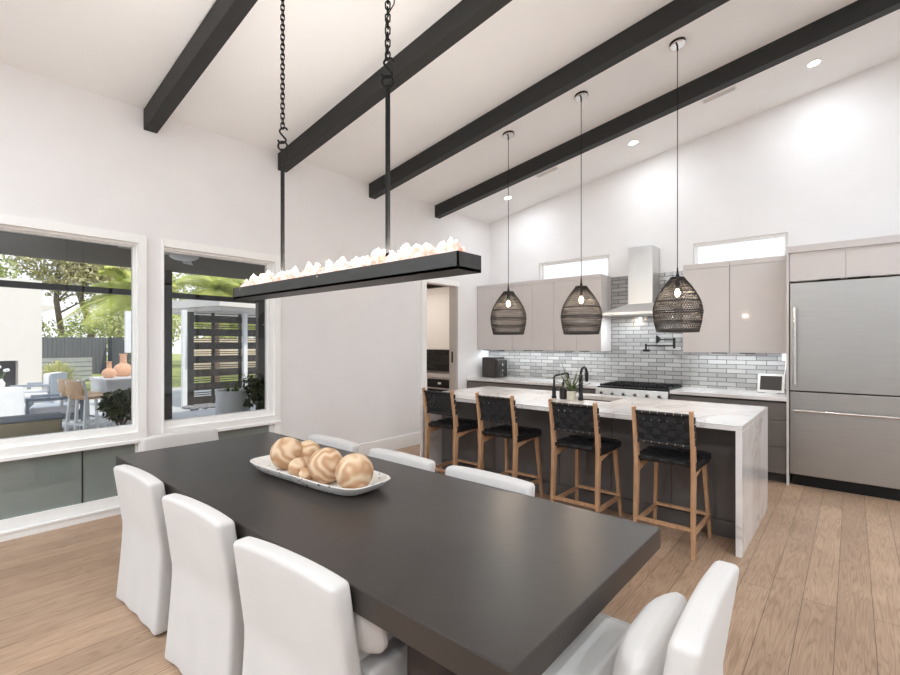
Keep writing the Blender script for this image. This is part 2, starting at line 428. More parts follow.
# big windows in the window wall
def win(n, ya, yb, fl, fr, label, seams):
    """ya..yb casing outer edges, fl/fr frame widths seen on the left and right"""
    f = MB(); gl, gr = ya+fl, yb-fr; cl = min(.065, fl*.6)
    f.box(-.02, .018, ya+cl, yb-.065, 2.40, 2.475); f.box(-.02, .018, ya+cl, yb-.065, .635, .70)
    f.box(-.02, .022, ya, ya+cl, .076, 2.475); f.box(-.02, .022, yb-.065, yb, .076, 2.475)
    f.box(-.12, -.02, gl, gr, 2.378, 2.44); f.box(-.12, -.02, gl, gr, .635, .76)
    f.box(-.12, -.02, ya+.003, gl, .15, 2.44); f.box(-.12, -.02, gr, yb-.003, .15, 2.44)
    f.box(-.12, -.02, ya+.003, yb-.003, .062, .15)
    # stepped inner stops
    f.box(-.105, -.055, gl, gr, 2.366, 2.378); f.box(-.105, -.055, gr-.012, gr, .76, 2.366)
    f.box(-.02, .035, ya, yb, .605, .635, .004)
    o = struct(f, 'window_%d' % n, M['trim'], angle=30)
    tag(o, label, 'window')
    MB().box(-.085, -.077, gl, gr, .76, 2.366).build('pane', M['glass'], o, smooth=False)
    MB().box(-.06, -.045, gl, gr, .15, .605).build('lower_panel', M['spandrel'], o, smooth=False)
    for s in seams: MB().box(-.05, -.040, s-.005, s+.005, .15, .605).build('seam', M['seam'], o, smooth=False)
    return o
win(1, -2.75, 1.405, .10, .075, 'wide white-framed picture window over a grey-green lower panel', (.95, -1.0))
win(2, 1.533, 2.716, .022, .11, 'narrower white-framed window behind the crystal chandelier', ())
# baseboards
b = MB(); b.box(0, .018, 2.72, 4.985, 0, .18, .004); struct(b, 'baseboard_west', M['trim'])
b = MB(); b.box(-.0, .022, -2.75, 2.72, 0, .055, .004); b.box(0, .03, -2.75, 2.72, .055, .075, .004); struct(b, 'trim_1', M['trim'])
# doorway casing and the grey sliding door parked in its far jamb
b = MB()
b.box(-.005, .022, 4.985, 5.085, 0, 2.50, .004); b.box(-.005, .022, 5.085, 5.86, 2.42, 2.50, .004)
b.box(-.14, 0, 5.085, 5.10, 0, 2.42)
o = struct(b, 'trim_2', M['trim'])
M['door_grey'] = mat('greige_door_paint', (176, 168, 162), .5, var=.01)
o = struct(MB().box(-.14, .004, 5.79, 5.84, 0, 2.42), 'door_1', M['door_grey'], smooth=False)
tag(o, 'greige door standing at the far side of the pantry doorway', 'door')
MB().box(-.085, -.06, 5.775, 5.792, 1.18, 1.36, .004).build('door_handle', M['black'], o)

# ceiling beams
for i, (y, lb) in enumerate(((1.385, 'first dark ceiling beam from the camera, above the picture window'), (2.69, 'dark ceiling beam running past the left chandelier chain'),
              (3.99, 'dark ceiling beam between the chandelier and the pendants'), (5.285, 'dark ceiling beam nearest the kitchen wall'))):
    b = MB(); b.prism([(0.0, cz(0)-.185), (RX, cz(RX)-.185), (RX, cz(RX)), (0.0, cz(0))], 'Y', y, y+.11, .004)
    o = struct(b, 'beam', M['beam']); tag(o, lb, 'beam', 'dark ceiling beams')

# ceiling frame: local +X up the slope
SL = math.atan(.1645)
def on_ceiling(o, x, y): o.location = (x, y, cz(x)); o.rotation_euler = (0, -SL, 0)
dl = [(.82, 6.07, 'recessed ceiling downlight nearest the window wall corner'), (2.74, 6.07, 'recessed ceiling downlight above the range hood'),
      (4.574, 6.07, 'recessed ceiling downlight above the fridge corner')]
for x, y, lb in dl:
    t = thing('ceiling_downlight', lb, 'downlight', group='recessed downlights')
    MB().lathe([(.048, -.001), (.075, -.004), (.075, .0), (.048, .0)], n=32, cap=False).build('trim_ring', M['pure_white'], t)
    MB().lathe([(.048, -.003), (.0005, -.003)], n=32, cap=False).build('lens', M['downlight'], t)
    on_ceiling(t, x, y)
for x, y, lb in ((1.64, 5.82, 'small linear air vent between the left two pendants in the ceiling'), (3.76, 5.83, 'small linear air vent in the ceiling right of the third pendant')):
    t = thing('ceiling_vent', lb, 'vent', group='linear ceiling vents')
    MB().box(-.17, .17, -.045, .045, -.006, 0, .002).build('frame', mat('vent_grey', (224, 222, 220), .6), t)
    s = MB()
    for k in range(4): s.box(-.15, .15, -.032+k*.019, -.022+k*.019, -.010, -.006)
    s.build('louvre', mat('vent_slot', (205, 203, 200), .6), t, smooth=False)
    on_ceiling(t, x, y)

# ------------------------------------------------------------------ pantry seen through the doorway
b = MB(); b.box(-2.4, -.14, 4.4, 6.87, -.12, 0); b2 = struct(b, 'floor_pantry', M['floor'], smooth=False); b2.name = 'floor_2'
b = MB(); b.box(-2.4, -2.3, 4.4, 6.87, 0, 2.6); b.box(-2.4, -.14, 6.8, 6.87, 0, 2.6); b.box(-2.4, -.14, 4.4, 4.5, 0, 2.6); struct(b, 'wall_pantry', M['wall'], smooth=False)
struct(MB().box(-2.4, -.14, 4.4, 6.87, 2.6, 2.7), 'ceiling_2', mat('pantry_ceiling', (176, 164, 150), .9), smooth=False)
t = thing('pantry_wall_cabinet', 'tall white wall cabinet seen through the pantry doorway', 'cabinet', (0, 0, 0))
MB().box(-2.3, -.16, 6.27, 6.8, 1.38, 2.46).build('carcass', M['trim'], t, smooth=False)
for a, b_ in ((-1.09, -.163), (-2.02, -1.096)): MB().box(a, b_, 6.25, 6.27, 1.385, 2.40, .002).build('door', M['trim'], t)
MB().box(-2.3, -.16, 6.25, 6.27, 2.405, 2.50).build('crown', M['trim'], t, smooth=False)
struct(MB().box(-2.3, -.16, 6.79, 6.8, .95, 1.38), 'trim_3', M['black_tile'], smooth=False)
t = thing('pantry_counter', 'white pantry counter with dark drawer fronts', 'counter')
MB().box(-2.3, -.16, 6.17, 6.79, .88, .95, .003).build('countertop', M['quartz'], t)
MB().box(-2.3, -.16, 6.22, 6.79, 0, .88).build('carcass', M['trim'], t, smooth=False)
for z in (.70, .52, .3): 
    d = MB().box(-1.02, -.4, 6.19, 6.22, z, z+.15, .003).build('drawer', M['screen'], t)
    MB().box(-.75, -.68, 6.178, 6.19, z+.06, z+.1, .003).build('handle', M['pure_white'], d)
t = thing('pantry_ceramic', 'small tan ceramic bowl on the pantry counter', 'bowl', (-.55, 6.45, .95))
MB().lathe([(.03, 0), (.075, .05), (.09, .1), (.082, .1), (.06, .04)], n=24).build('bowl', mat('tan_ceramic', (214, 168, 132), .5), t)
L_ = bpy.data.lights.new('pantry_fill', 'AREA'); L_.energy = 4.5; L_.size = .5; L_.color = (1, .9, .8)  # area light added to brighten the pantry, no fixture modelled
lo = bpy.data.objects.new('pantry_fill', L_); C.objects.link(lo); lo.location = (-1.0, 5.4, 2.58)

# ------------------------------------------------------------------ kitchen wall run
FY = 6.07    # base fronts
tile = MB(); tile.box(0.0, 4.35, KY-.012, KY, .92, 1.40); tile.box(2.19, 3.26, KY-.012, KY, 1.40, 2.46)
struct(tile, 'trim_4', M['tile'], smooth=False)
t = thing('kitchen_countertop', 'white quartz countertop along the kitchen wall left of the range', 'countertop', group='quartz tops along the wall')
MB().box(.0, 2.265, FY-.02, KY-.012, .88, .92, .004).build('slab', M['quartz'], t)
t = thing('kitchen_countertop', 'white quartz countertop between the range and the fridge', 'countertop', group='quartz tops along the wall')
MB().box(3.185, 4.35, FY-.02, KY-.012, .88, .92, .004).build('slab', M['quartz'], t)
def base_unit(x0, x1, lb, split):
    t = thing('base_cabinet', lb, 'cabinet', group='dark base cabinets along the wall')
    MB().box(x0, x1, FY+.02, KY-.012, .1, .88).build('carcass', M['toe'], t, smooth=False)
    MB().box(x0, x1, FY+.07, FY+.09, 0, .1).build('toe_kick', M['toe'], t, smooth=False)
    for za, zb in split:
        MB().box(x0+.002, x1-.002, FY, FY+.02, za, zb, .002).build('drawer' if zb-za < .5 else 'door', M['base'], t)
D3 = ((.105, .385), (.39, .67), (.675, .855)); D2 = ((.105, .67), (.675, .855))
for x0, x1, s, lb in ((.003, .62, D2, 'dark grey base cabinet at the left end under the boxy appliance'), (.62, 1.2, D3, 'second dark grey base cabinet from the left end'),
        (1.2, 1.75, D3, 'third dark grey base cabinet, behind the small black faucet'), (1.75, 2.265, D2, 'dark grey base cabinet just left of the range'),
        (3.185, 3.75, D3, 'dark grey base cabinet just right of the range'), (3.75, 4.35, D3, 'dark grey base cabinet beside the fridge below the tablet')):
    base_unit(x0, x1, lb, s)
# upper cabinets
UY = 6.35
def upper(x0, x1, doors, lb):
    t = thing('wall_cabinet', lb, 'cabinet', group='gloss greige wall cabinets')
    MB().box(x0, x1, UY+.02, KY-.001, 1.385, 2.47).build('carcass', M['upper'], t, smooth=False)
    MB().box(x0, x1, UY, UY+.02, 2.415, 2.475, .002).build('top_filler', M['upper'], t)
    for a, b_, px in doors:
        d = MB().box(a+.0015, b_-.0015, UY, UY+.02, 1.385, 2.412, .002).build('door', M['upper'], t)
        MB().box(px-.075, px+.075, UY-.004, UY+.012, 1.375, 1.385, .001).build('pull', M['black_iron'], d)
upper(.005, .715, [(.005, .36, .2), (.36, .715, .5)], 'gloss greige wall cabinet at the left end, behind the first pendant')
upper(.718, 1.46, [(.718, 1.09, 1.0), (1.09, 1.46, 1.2)], 'gloss greige wall cabinet in the middle of the left run')
upper(1.463, 2.2, [(1.463, 1.83, 1.72), (1.83, 2.2, 1.95)], 'gloss greige wall cabinet left of the range hood')
upper(3.26, 3.77, [(3.26, 3.77, 3.66)], 'narrower gloss greige wall cabinet right of the range hood')
upper(3.773, 4.33, [(3.773, 4.33, 3.95)], 'gloss greige wall cabinet next to the fridge')
# fridge housing
t = thing('fridge_housing', 'greige panel surround framing the steel fridge', 'cabinet')
MB().box(4.345, 4.366, 6.05, KY-.013, 0, 2.50, .002).build('side_panel', M['upper'], t)
MB().box(5.62, 5.66, 6.05, KY-.013, 0, 2.50, .002).build('side_panel', M['upper'], t)
MB().box(4.366, 5.62, 6.10, KY-.013, 2.145, 2.445).build('carcass', M['upper'], t, smooth=False)
MB().box(4.345, 5.66, 6.045, 6.09, 2.445, 2.515, .002).build('top_filler', M['upper'], t)
for a, b_, px in ((4.369, 4.822, 4.70), (4.825, 5.24, 4.92), (5.243, 5.617, 5.33)):
    d = MB().box(a, b_, 6.075, 6.098, 2.150, 2.441, .002).build('door', M['upper'], t)
    MB().box(px-.085, px+.085, 6.068, 6.08, 2.140, 2.150, .001).build('pull', M['black_iron'], d)
t = thing('refrigerator', 'wide built-in stainless steel fridge with bar handles', 'fridge')
MB().box(4.37, 5.615, 6.12, KY-.013, .11, 2.135).build('body', M['black'], t, smooth=False)
MB().box(4.39, 5.615, 6.14, 6.2, 0, .11).build('kick_plate', M['black'], t, smooth=False)
d = MB().box(4.372, 5.613, 6.065, 6.118, 1.0, 2.13, .006).build('door', M['steel'], t)
def handle(p0, p1, off, par):
    p0, p1 = Vector(p0), Vector(p1); o = Vector((0, -off, 0)); u = (p1-p0).normalized()
    h = MB(); h.tube([p0+o-u*.035, p1+o+u*.035], .0135, 14)
    for q in (p0, p1):
        h.tube([q, q+o], .012, 12); h.tube([q+o-u*.022, q+o+u*.022], .0175, 14)
    h.build('handle', M['chrome'], par)
handle((4.42, 6.065, 1.10), (4.42, 6.065, 1.84), .06, d)
d = MB().box(4.372, 5.613, 6.065, 6.118, .125, .99, .006).build('drawer', M['steel'], t)
handle((4.44, 6.065, .80), (5.54, 6.065, .80), .06, d)
# range
t = thing('range_cooker', 'stainless steel range with black cooktop grates', 'range')
MB().box(2.27, 3.18, 6.03, KY-.015, .1, .90, .004).build('body', M['steel_h'], t)
MB().box(2.285, 3.165, 6.09, 6.4, 0, .1).build('toe_kick', M['black'], t, smooth=False)
p = MB().prism([(5.985, .79), (6.03, .77), (6.03, .905), (6.0, .905)], 'X', 2.27, 3.18, .004).build('control_panel', M['steel_h'], t)
for k in range(6):
    x = 2.36+k*.146
    MB().lathe([(.024, 0), (.024, .012), (.018, .034), (.0005, .036)], n=20).build('knob', M['chrome'], p, loc=(x, 5.992, .845), rot=(R(90), 0, 0))
d = MB().box(2.29, 3.16, 6.005, 6.03, .2, .745, .006).build('oven_door', M['steel_h'], t)
handle((2.36, 6.005, .70), (3.09, 6.005, .70), .05, d)
MB().box(2.27, 3.18, 6.05, KY-.02, .90, .922, .004).build('cooktop', M['black'], t)
for i in range(3):
    x0 = 2.285+i*.297; g = MB()
    for k in range(5): g.box(x0+.01+k*.065, x0+.022+k*.065, 6.09, 6.66, .938, .952)
    for y in (6.09, 6.28, 6.46, 6.648): g.box(x0+.005, x0+.285, y, y+.012, .935, .952)
    for y in (6.1, 6.64):
        for x in (x0+.012, x0+.272): g.box(x, x+.01, y, y+.01, .92, .94)
    g.build('grate', M['black'], t, smooth=False)
# hood
t = thing('range_hood', 'stainless steel chimney hood above the range', 'hood')
MB().box(2.55, 2.872, 6.42, KY-.013, 1.99, 2.80, .003).build('chimney', M['steel_h'], t)
b = MB(); bm = b.bm
lo_ = [bm.verts.new(p) for p in ((2.265, 6.20, 1.91), (3.185, 6.20, 1.91), (3.185, KY-.013, 1.91), (2.265, KY-.013, 1.91))]
hi_ = [bm.verts.new(p) for p in ((2.545, 6.41, 2.03), (2.877, 6.41, 2.03), (2.877, KY-.013, 2.03), (2.545, KY-.013, 2.03))]
bm.faces.new(list(reversed(lo_))); bm.faces.new(hi_)
for i in range(4): bm.faces.new((lo_[i], lo_[(i+1) % 4], hi_[(i+1) % 4], hi_[i]))
b.box(2.26, 3.19, 6.19, KY-.013, 1.875, 1.912, .003)
b.build('canopy', M['steel_h'], t)
# pot filler
t = thing('pot_filler', 'black folding pot filler tap on the tile above the range', 'tap')
MB().lathe([(.03, 0), (.03, .012), (.012, .014), (.012, .05)], n=20).build('wall_flange', M['black'], t, loc=(2.86, KY-.012, 1.555), rot=(R(90), 0, 0))
b = MB(); b.tube([(2.86, 6.65, 1.50), (2.86, 6.65, 1.60)], .016); b.tube([(2.86, 6.65, 1.545), (3.10, 6.56, 1.545)], .011); b.tube([(3.10, 6.56, 1.43), (3.10, 6.56, 1.57)], .017)
b.build('rear_arm', M['black'], t)
b = MB(); b.tube([(3.10, 6.56, 1.465), (2.78, 6.44, 1.465)], .011); b.tube([(2.78, 6.44, 1.39), (2.78, 6.44, 1.49)], .014); b.tube([(2.745, 6.44, 1.40), (2.83, 6.44, 1.40)], .017)
b.build('front_arm', M['black'], t)
# countertop appliance
t = thing('countertop_appliance', 'dark brown boxy appliance on the counter in the left corner', 'appliance', (.26, 6.50, .92))
MB().box(-.155, .115, -.15, .15, 0, .34, .02).build('body', mat('dark_brown_enamel', (52, 44, 41), .35, var=.05), t)
MB().box(.115, .175, -.13, .13, .01, .30, .008).build('front_panel', mat('dark_front', (36, 34, 33), .3), t)
for z in (.22, .12, .05): MB().lathe([(.02, 0), (.02, .02), (.0005, .022)], n=16).build('knob', M['chrome'], t, loc=(.175, -.04, z), rot=(0, R(90), 0))
# tablet + cable + outlet
t = thing('tablet', 'white-framed tablet with dark screen standing on the counter by the fridge', 'tablet', (4.16, 6.47, .92), R(-4))
MB().box(-.13, .13, -.008, .008, .0, .215, .006).build('bezel', M['pure_white'], t, rot=(R(-14), 0, 0), loc=(0, 0, .012))
s_ = [c for c in kids(t)][0]
MB().box(-.105, .105, -.0095, -.0075, .025, .19, .0).build('screen', M['screen'], s_, smooth=False)
MB().prism([(-.004, 0), (.10, 0), (.085, .012), (.045, .15)], 'X', -.05, .05).build('stand', M['pure_white'], t, loc=(0, .012, .0))
b = MB(); b.tube([(4.285, 6.68, 1.335), (4.287, 6.675, 1.28), (4.282, 6.65, 1.18), (4.276, 6.60, 1.10), (4.262, 6.52, 1.03)], .004, 6)
b.box(4.268, 4.30, 6.672, 6.70, 1.325, 1.36, .004)
tag(b.build('charging_cable', M['pure_white']), 'thin white charging cable hanging down to the tablet', 'cable')
o = MB().box(4.245, 4.325, 6.700, 6.7075, 1.29, 1.40, .002).build('wall_outlet', M['trim']); tag(o, 'white wall outlet above the tablet', 'outlet')

# ------------------------------------------------------------------ island
IX0, IX1, IY0, IY1 = 1.15, 4.29, 3.79, 5.10
t = thing('kitchen_island', 'charcoal kitchen island with white quartz waterfall top', 'island')
SX0, SX1, SYa, SYb = 2.60, 3.06, 4.50, 4.90
b = MB()
b.box(IX0, SX0, IY0, IY1, .88, .92, .002); b.box(SX1, IX1, IY0, IY1, .88, .92, .002)
b.box(SX0, SX1, IY0, SYa, .88, .92); b.box(SX0, SX1, SYb, IY1, .88, .92)
b.build('countertop', M['quartz'], t)
for x in (IX0, IX1-.04): MB().box(x, x+.04, IY0, IY1, 0, .88, .002).build('waterfall_panel', M['quartz'], t)
MB().box(IX0+.04, IX1-.04, 4.14, IY1-.03, .0, .60).build('carcass', M['island'], t, smooth=False)
b = MB()
b.box(IX0+.04, IX1-.04, 4.14, SYa-.03, .6, .88); b.box(IX0+.04, IX1-.04, SYb+.03, IY1-.03, .6, .88)
b.box(IX0+.04, SX0-.03, SYa-.03, SYb+.03, .6, .88); b.box(SX1+.03, IX1-.04, SYa-.03, SYb+.03, .6, .88)
b.build('carcass', M['island'], t, smooth=False)
n = 6; wd = (IX1-IX0-.08)/n
for k in range(n):
    MB().box(IX0+.04+k*wd+.002, IX0+.04+(k+1)*wd-.002, 4.12, 4.14, .13, .875, .002).build('door', M['island'], t)
MB().box(IX0+.04, IX1-.04, 4.115, 4.14, 0, .125, .002).build('plinth', M['island'], t)
for k in range(n):
    MB().box(IX0+.04+k*wd+.002, IX0+.04+(k+1)*wd-.002, IY1-.03, IY1-.01, .105, .875, .002).build('door', M['island'], t)
b = MB()
b.box(SX0-.012, SX0, SYa-.012, SYb+.012, .66, .88); b.box(SX1, SX1+.012, SYa-.012, SYb+.012, .66, .88)
b.box(SX0, SX1, SYa-.012, SYa, .66, .88); b.box(SX0, SX1, SYb, SYb+.012, .66, .88); b.box(SX0-.012, SX1+.012, SYa-.012, SYb+.012, .645, .66)
o = b.build('sink', mat('black_composite_sink', (40, 39, 38), .45), smooth=False); tag(o, 'dark undermount sink set in the island top', 'sink')
# small black faucet
t = thing('filter_faucet', 'small angular black faucet left of the soap bottle on the island', 'faucet', (2.49, 4.44, .92))
MB().lathe([(.026, 0), (.026, .02), (.02, .03), (.02, .10), (.012, .12)], n=20).build('base', M['black'], t)
MB().tube([(0, 0, .1), (0, 0, .215), (.005, .01, .235), (.095, .10, .262), (.105, .11, .258), (.108, .113, .205)], .0105, 12).build('spout', M['black'], t)
MB().tube([(.0, 0, .07), (.05, -.03, .10)], .006, 8).build('lever', M['black'], t)
t = thing('soap_dispenser', 'dark soap bottle with pump on the island', 'bottle', (2.60, 4.43, .92))
MB().lathe([(.036, 0), (.038, .01), (.038, .115), (.014, .135), (.014, .15)], n=24).build('bottle', mat('smoked_bottle', (38, 36, 34), .25), t)
b = MB(); b.lathe([(.012, .15), (.012, .175), (.005, .177), (.005, .195)], n=16); b.tube([(0, 0, .192), (.04, .02, .19)], .005, 8); b.build('pump', M['black'], t)
t = thing('kitchen_faucet', 'tall black gooseneck faucet standing behind the small plant', 'faucet', (2.79, 4.44, .92))
MB().lathe([(.028, 0), (.028, .02), (.021, .03), (.021, .25), (.017, .26)], n=20).build('column', M['black'], t)
pts = [(0, 0, .25)]+[(0, .07-.07*math.cos(a), .26+.07*math.sin(a)) for a in [PI*k/10 for k in range(11)]]
MB().tube(pts, .014, 12).build('spout', M['black'], t)
MB().lathe([(.015, 0), (.019, .03), (.019, .09), (.012, .1)], n=16).build('spray_head', M['black'], t, loc=(0, .14, .18))
t = thing('potted_plant', 'small spiky green plant in a pale square pot on the island', 'plant', (2.70, 4.42, .92))
MB().box(-.035, .035, -.035, .035, 0, .09, .006).build('pot', M['cream_pot'], t)
MB().box(-.03, .03, -.03, .03, .085, .094).build('soil', M['toe'], t, smooth=False)
b = MB(); rnd = random.Random(3)
for k in range(16):
    a = 2*PI*k/16+rnd.uniform(-.2, .2); tl = rnd.uniform(.35, 1.2); l = rnd.uniform(.16, .36)
    p = [Vector((0, 0, .09))]
    for q in range(1, 5):
        s = q/4; p.append(Vector((math.cos(a)*math.sin(tl)*l*s, math.sin(a)*math.sin(tl)*l*s, .09+math.cos(tl)*l*s-.02*s*s)))
    b.tube(p, [(.006, .0015), (.008, .0015), (.007, .0015), (.005, .0012), (.001, .001)], square=True)
b.build('leaves', M['leaf_dark'], t)
b = MB()
for k in range(26):
    a = rnd.uniform(0, 2*PI); l = rnd.uniform(.04, .08)
    c0 = Vector((0, 0, .095)); c1 = Vector((math.cos(a)*l, math.sin(a)*l, .10+rnd.uniform(0, .05))); s = Vector((-math.sin(a), math.cos(a), 0))*.012
    b.quad(c0, (c0+c1)/2+s+Vector((0, 0, .015)), c1, (c0+c1)/2-s+Vector((0, 0, .015)))
b.build('moss', M['leaf'], t, smooth=False)

# ------------------------------------------------------------------ bar stools
def make_stool():
    t = thing('bar_stool', 'x', 'bar stool', group='woven stools at the island')
    hw = .195
    for sx in (-1, 1):
        MB().tube([(sx*(hw+.005), -.235, 0), (sx*hw, -.222, .3), (sx*hw, -.205, .62), (sx*hw, -.225, .78), (sx*hw, -.275, 1.03)],
                  [(.012, .016), (.0135, .021), (.0145, .025), (.0135, .021), (.012, .014)], square=True, up=(0, 1, 0)).build('leg', M['oak'], t)
        MB().tube([(sx*(hw+.01), .245, 0), (sx*(hw-.01), .215, .35), (sx*(hw-.025), .19, .64)], [(.011, .013), (.013, .017), (.014, .021)], square=True, up=(0, 1, 0)).build('leg', M['oak'], t)
        b = MB(); b.tube([(sx*(hw-.004), -.21, .570), (sx*(hw-.01), 0, .598), (sx*(hw-.02), .20, .606)], [(.012, .028), (.012, .02), (.012, .022)], square=True); b.build('seat_rail', M['oak'], t)
    MB().bar((-hw, -.225, .195), (hw, -.225, .195), .03, .022).build('stretcher', M['oak'], t)
    MB().bar((-hw, .228, .185), (hw, .228, .185), .03, .02).build('stretcher', M['oak'], t)
    for sx in (-1, 1): MB().bar((sx*hw, -.225, .165), (sx*hw, .23, .165), .022, .028).build('stretcher', M['oak'], t)
    # seat rods
    b = MB(); b.tube([(-hw, -.20, .645), (hw, -.20, .645)], .009, 8); b.tube([(-hw+.02, .2, .655), (hw-.02, .2, .655)], .009, 8); b.build('seat_rod', M['oak_light'], t)
    b = MB()
    for z, y in ((.775, -.228), (.995, -.270)): b.tube([(-hw, y, z), (hw, y, z)], .008, 8)
    b.build('back_rod', M['oak_light'], t)
    # woven straps: seat
    b = MB(); ns, nf = 7, 7
    for i in range(ns):     # straps front to back, wrapped over the rods
        x = -.17+i*.0567; pts = []
        for k in range(nf*2+1):
            s = k/(nf*2.); y = -.215+.43*s; z = .655-.028*math.sin(PI*s)+.003*math.cos(PI*(k+i*2)*.5)
            pts.append((x, y, z))
        pts = [(x, -.20, .625), (x, -.218, .645)] + pts + [(x, .218, .645), (x, .2, .63)]
        b.tube(pts, [(.0275, .0022)]*len(pts), square=True); b.tube([(x-.0262, -.20, .645), (x+.0262, -.20, .645)], .013, 10); b.tube([(x-.0275, .2, .655), (x+.0275, .2, .655)], .0125, 10)
    for j in range(nf):
        y = -.18+j*.06; pts = []
        for k in range(15):
            s = k/14.; x = -.215+.43*s; yy = y
            z = .657-.028*math.sin(PI*(j+.5)/nf)*math.sin(PI*min(1, max(0, s)))**.4-.003*math.cos(PI*(k+j*2)*.5)
            pts.append((x, yy, z))
        pts = [(-.208, y, .60), (-.220, y, .63)] + pts + [(.220, y, .63), (.208, y, .60)]
        b.tube(pts, [(.0285, .0022)]*len(pts), square=True, up=(1, 0, 0))
    b.build('seat_webbing', M['leather'], t)
    b = MB()
    def by(z): return -.225-(z-.78)/.25*.05
    for i in range(7):
        x = -.162+i*.054; pts = []
        for k in range(11):
            s = k/10.; z = .772+.226*s
            pts.append((x, by(z)+.022*(1-(x/.2)**2)*1.0+.003*math.cos(PI*(k+i*2)*.5), z))
        b.tube(pts, [(.0245, .002)]*len(pts), square=True, up=(0, 1, 0))
        for z, y in ((.775, -.228), (.995, -.270)): b.tube([(x-.0245, y, z), (x+.0245, y, z)], .012, 10)
    for j in range(4):
        z = .805+j*.053; pts = []
        for k in range(17):
            s = k/16.; x = -.21+.42*s
            pts.append((x, by(z)+.022*(1-min(1, abs(x)/.2)**2)-.003*math.cos(PI*(k+j*2)*.5), z))
        pts = [(-.213, by(z)+.02, z)] + pts + [(.213, by(z)+.02, z)]
        b.tube(pts, [(.002, .0225)]*len(pts), square=True, up=(0, 0, 1))
    b.build('back_webbing', M['leather'], t)
    return t
st = make_stool()
spots = [(1.665, 3.79, 'woven black bar stool at the far left end of the island'), (2.37, 3.79, 'second woven black bar stool from the left end of the island'),
         (3.145, 3.79, 'third woven black bar stool from the left, in front of the sink'), (3.838, 3.785, 'woven black bar stool nearest the waterfall panel')]
for i, (x, y, lb) in enumerate(spots):
    if i == 0: st.location = (x, y, 0); st['label'] = lb
    else: dup(st, (x, y, 0), 0, lb)

# ------------------------------------------------------------------ pendants
def make_pendant():
    t = thing('pendant_lamp', 'x', 'pendant lamp', group='woven pendants over the island')
    # origin = bottom centre of the shade
    k = .0081; kz = .00872
    prof = [(6.9, 0), (9.6, 3.5), (13.4, 8), (16.6, 12.5), (18.8, 16), (21.2, 20), (23.2, 24.5), (24.5, 29), (25.2, 33), (25.3, 36), (24.8, 40), (24.1, 45), (23.2, 49.5), (21.3, 56.3)]
    top = 56.3*kz
    def rz(s):
        z = s*56.3
        for (r0, z0), (r1, z1) in zip(prof, prof[1:]):
            if z <= z1: return (r0+(r1-r0)*(z-z0)/(z1-z0))*k
        return prof[-1][0]*k
    rows, seg = 26, 54
    bm = bmesh.new(); V = []
    for i in range(rows+1):
        s = i/rows; r = rz(s)
        V.append([bm.verts.new((r*math.cos(2*PI*(j+.5*(i % 2))/seg), r*math.sin(2*PI*(j+.5*(i % 2))/seg), top*(1-s))) for j in range(seg)])
    for i in range(rows):
        for j in range(seg):
            if i % 2 == 0:
                bm.faces.new((V[i][j], V[i][(j+1) % seg], V[i+1][j])); bm.faces.new((V[i][(j+1) % seg], V[i+1][(j+1) % seg], V[i+1][j]))
            else:
                bm.faces.new((V[i][j], V[i+1][(j+1) % seg], V[i+1][j])); bm.faces.new((V[i][j], V[i][(j+1) % seg], V[i+1][(j+1) % seg]))
    me = bpy.data.meshes.new('shade'); bm.to_mesh(me); bm.free(); me.materials.append(M['woven'])
    o = bpy.data.objects.new('shade', me); C.objects.link(o); o.parent = t
    w = o.modifiers.new('weave', 'WIREFRAME'); w.thickness = .0062; w.use_even_offset = False; w.use_boundary = True
    b = MB()
    for s, rr in ((0, .006), (.025, .005), (.27, .004), (.44, .0045), (.62, .0065), (.655, .0065), (.80, .0055), (.83, .005), (.985, .0065), (.955, .005)):
        r = rz(s); b.tube([(r*math.cos(2*PI*j/48), r*math.sin(2*PI*j/48), top*(1-s)) for j in range(48)], rr, 6, closed=True)
    b.build('band', M['woven'], t)
    MB().lathe([(.055, top-.004), (.055, top+.004), (.0005, top+.006)], n=24).build('top_cap', M['woven'], t)
    MB().lathe([(.018, top-.08), (.018, top+.0), (.008, top+.05), (.006, top+.09)], n=16).build('socket', M['black'], t)
    MB().sphere((0, 0, top-.135), .023, 3, (1, 1, 1.6)).build('bulb', M['bulb'], t)
    return t, top
pt, ptop = make_pendant()
pspots = [(1.855, 4.53, 1.60, 'woven dark pendant lamp hanging nearest the window wall'), (2.745, 4.545, 1.592, 'middle woven dark pendant lamp over the island'),
          (3.672, 4.545, 1.600, 'woven dark pendant lamp in front of the range hood')]
allp = []
for i, (x, y, z, lb) in enumerate(pspots):
    if i == 0: o = pt; o.location = (x, y, z); o['label'] = lb
    else: o = dup(pt, (x, y, z), 0, lb)
    allp.append(o)
for o, (x, y, z, lb) in zip(allp, pspots):
    L0 = cz(x)-z
    MB().tube([(0, 0, ptop+.08), (0, 0, L0-.02)], .0035, 8).build('cord', M['black_iron'], o)
    c = MB().lathe([(.066, 0), (.066, -.028), (.062, -.032), (.0005, -.032)], n=32).build('ceiling_canopy', M['chrome'], o, loc=(0, 0, L0), rot=(0, -SL, 0))
    MB().lathe([(.068, 0.0), (.068, -.02)], n=32, cap=False).build('canopy_rim', M['black'], c)
    MB().tube([(0, 0, L0-.03), (0, 0, L0-.075)], .008, 10).build('cord_grip', M['black'], o)
    l = bpy.data.lights.new('pendant_bulb', 'POINT'); l.energy = 6; l.color = (1, .82, .62); l.shadow_soft_size = .04
    lo = bpy.data.objects.new('pendant_bulb', l); C.objects.link(lo); lo.location = (x, y, z+ptop-.2)

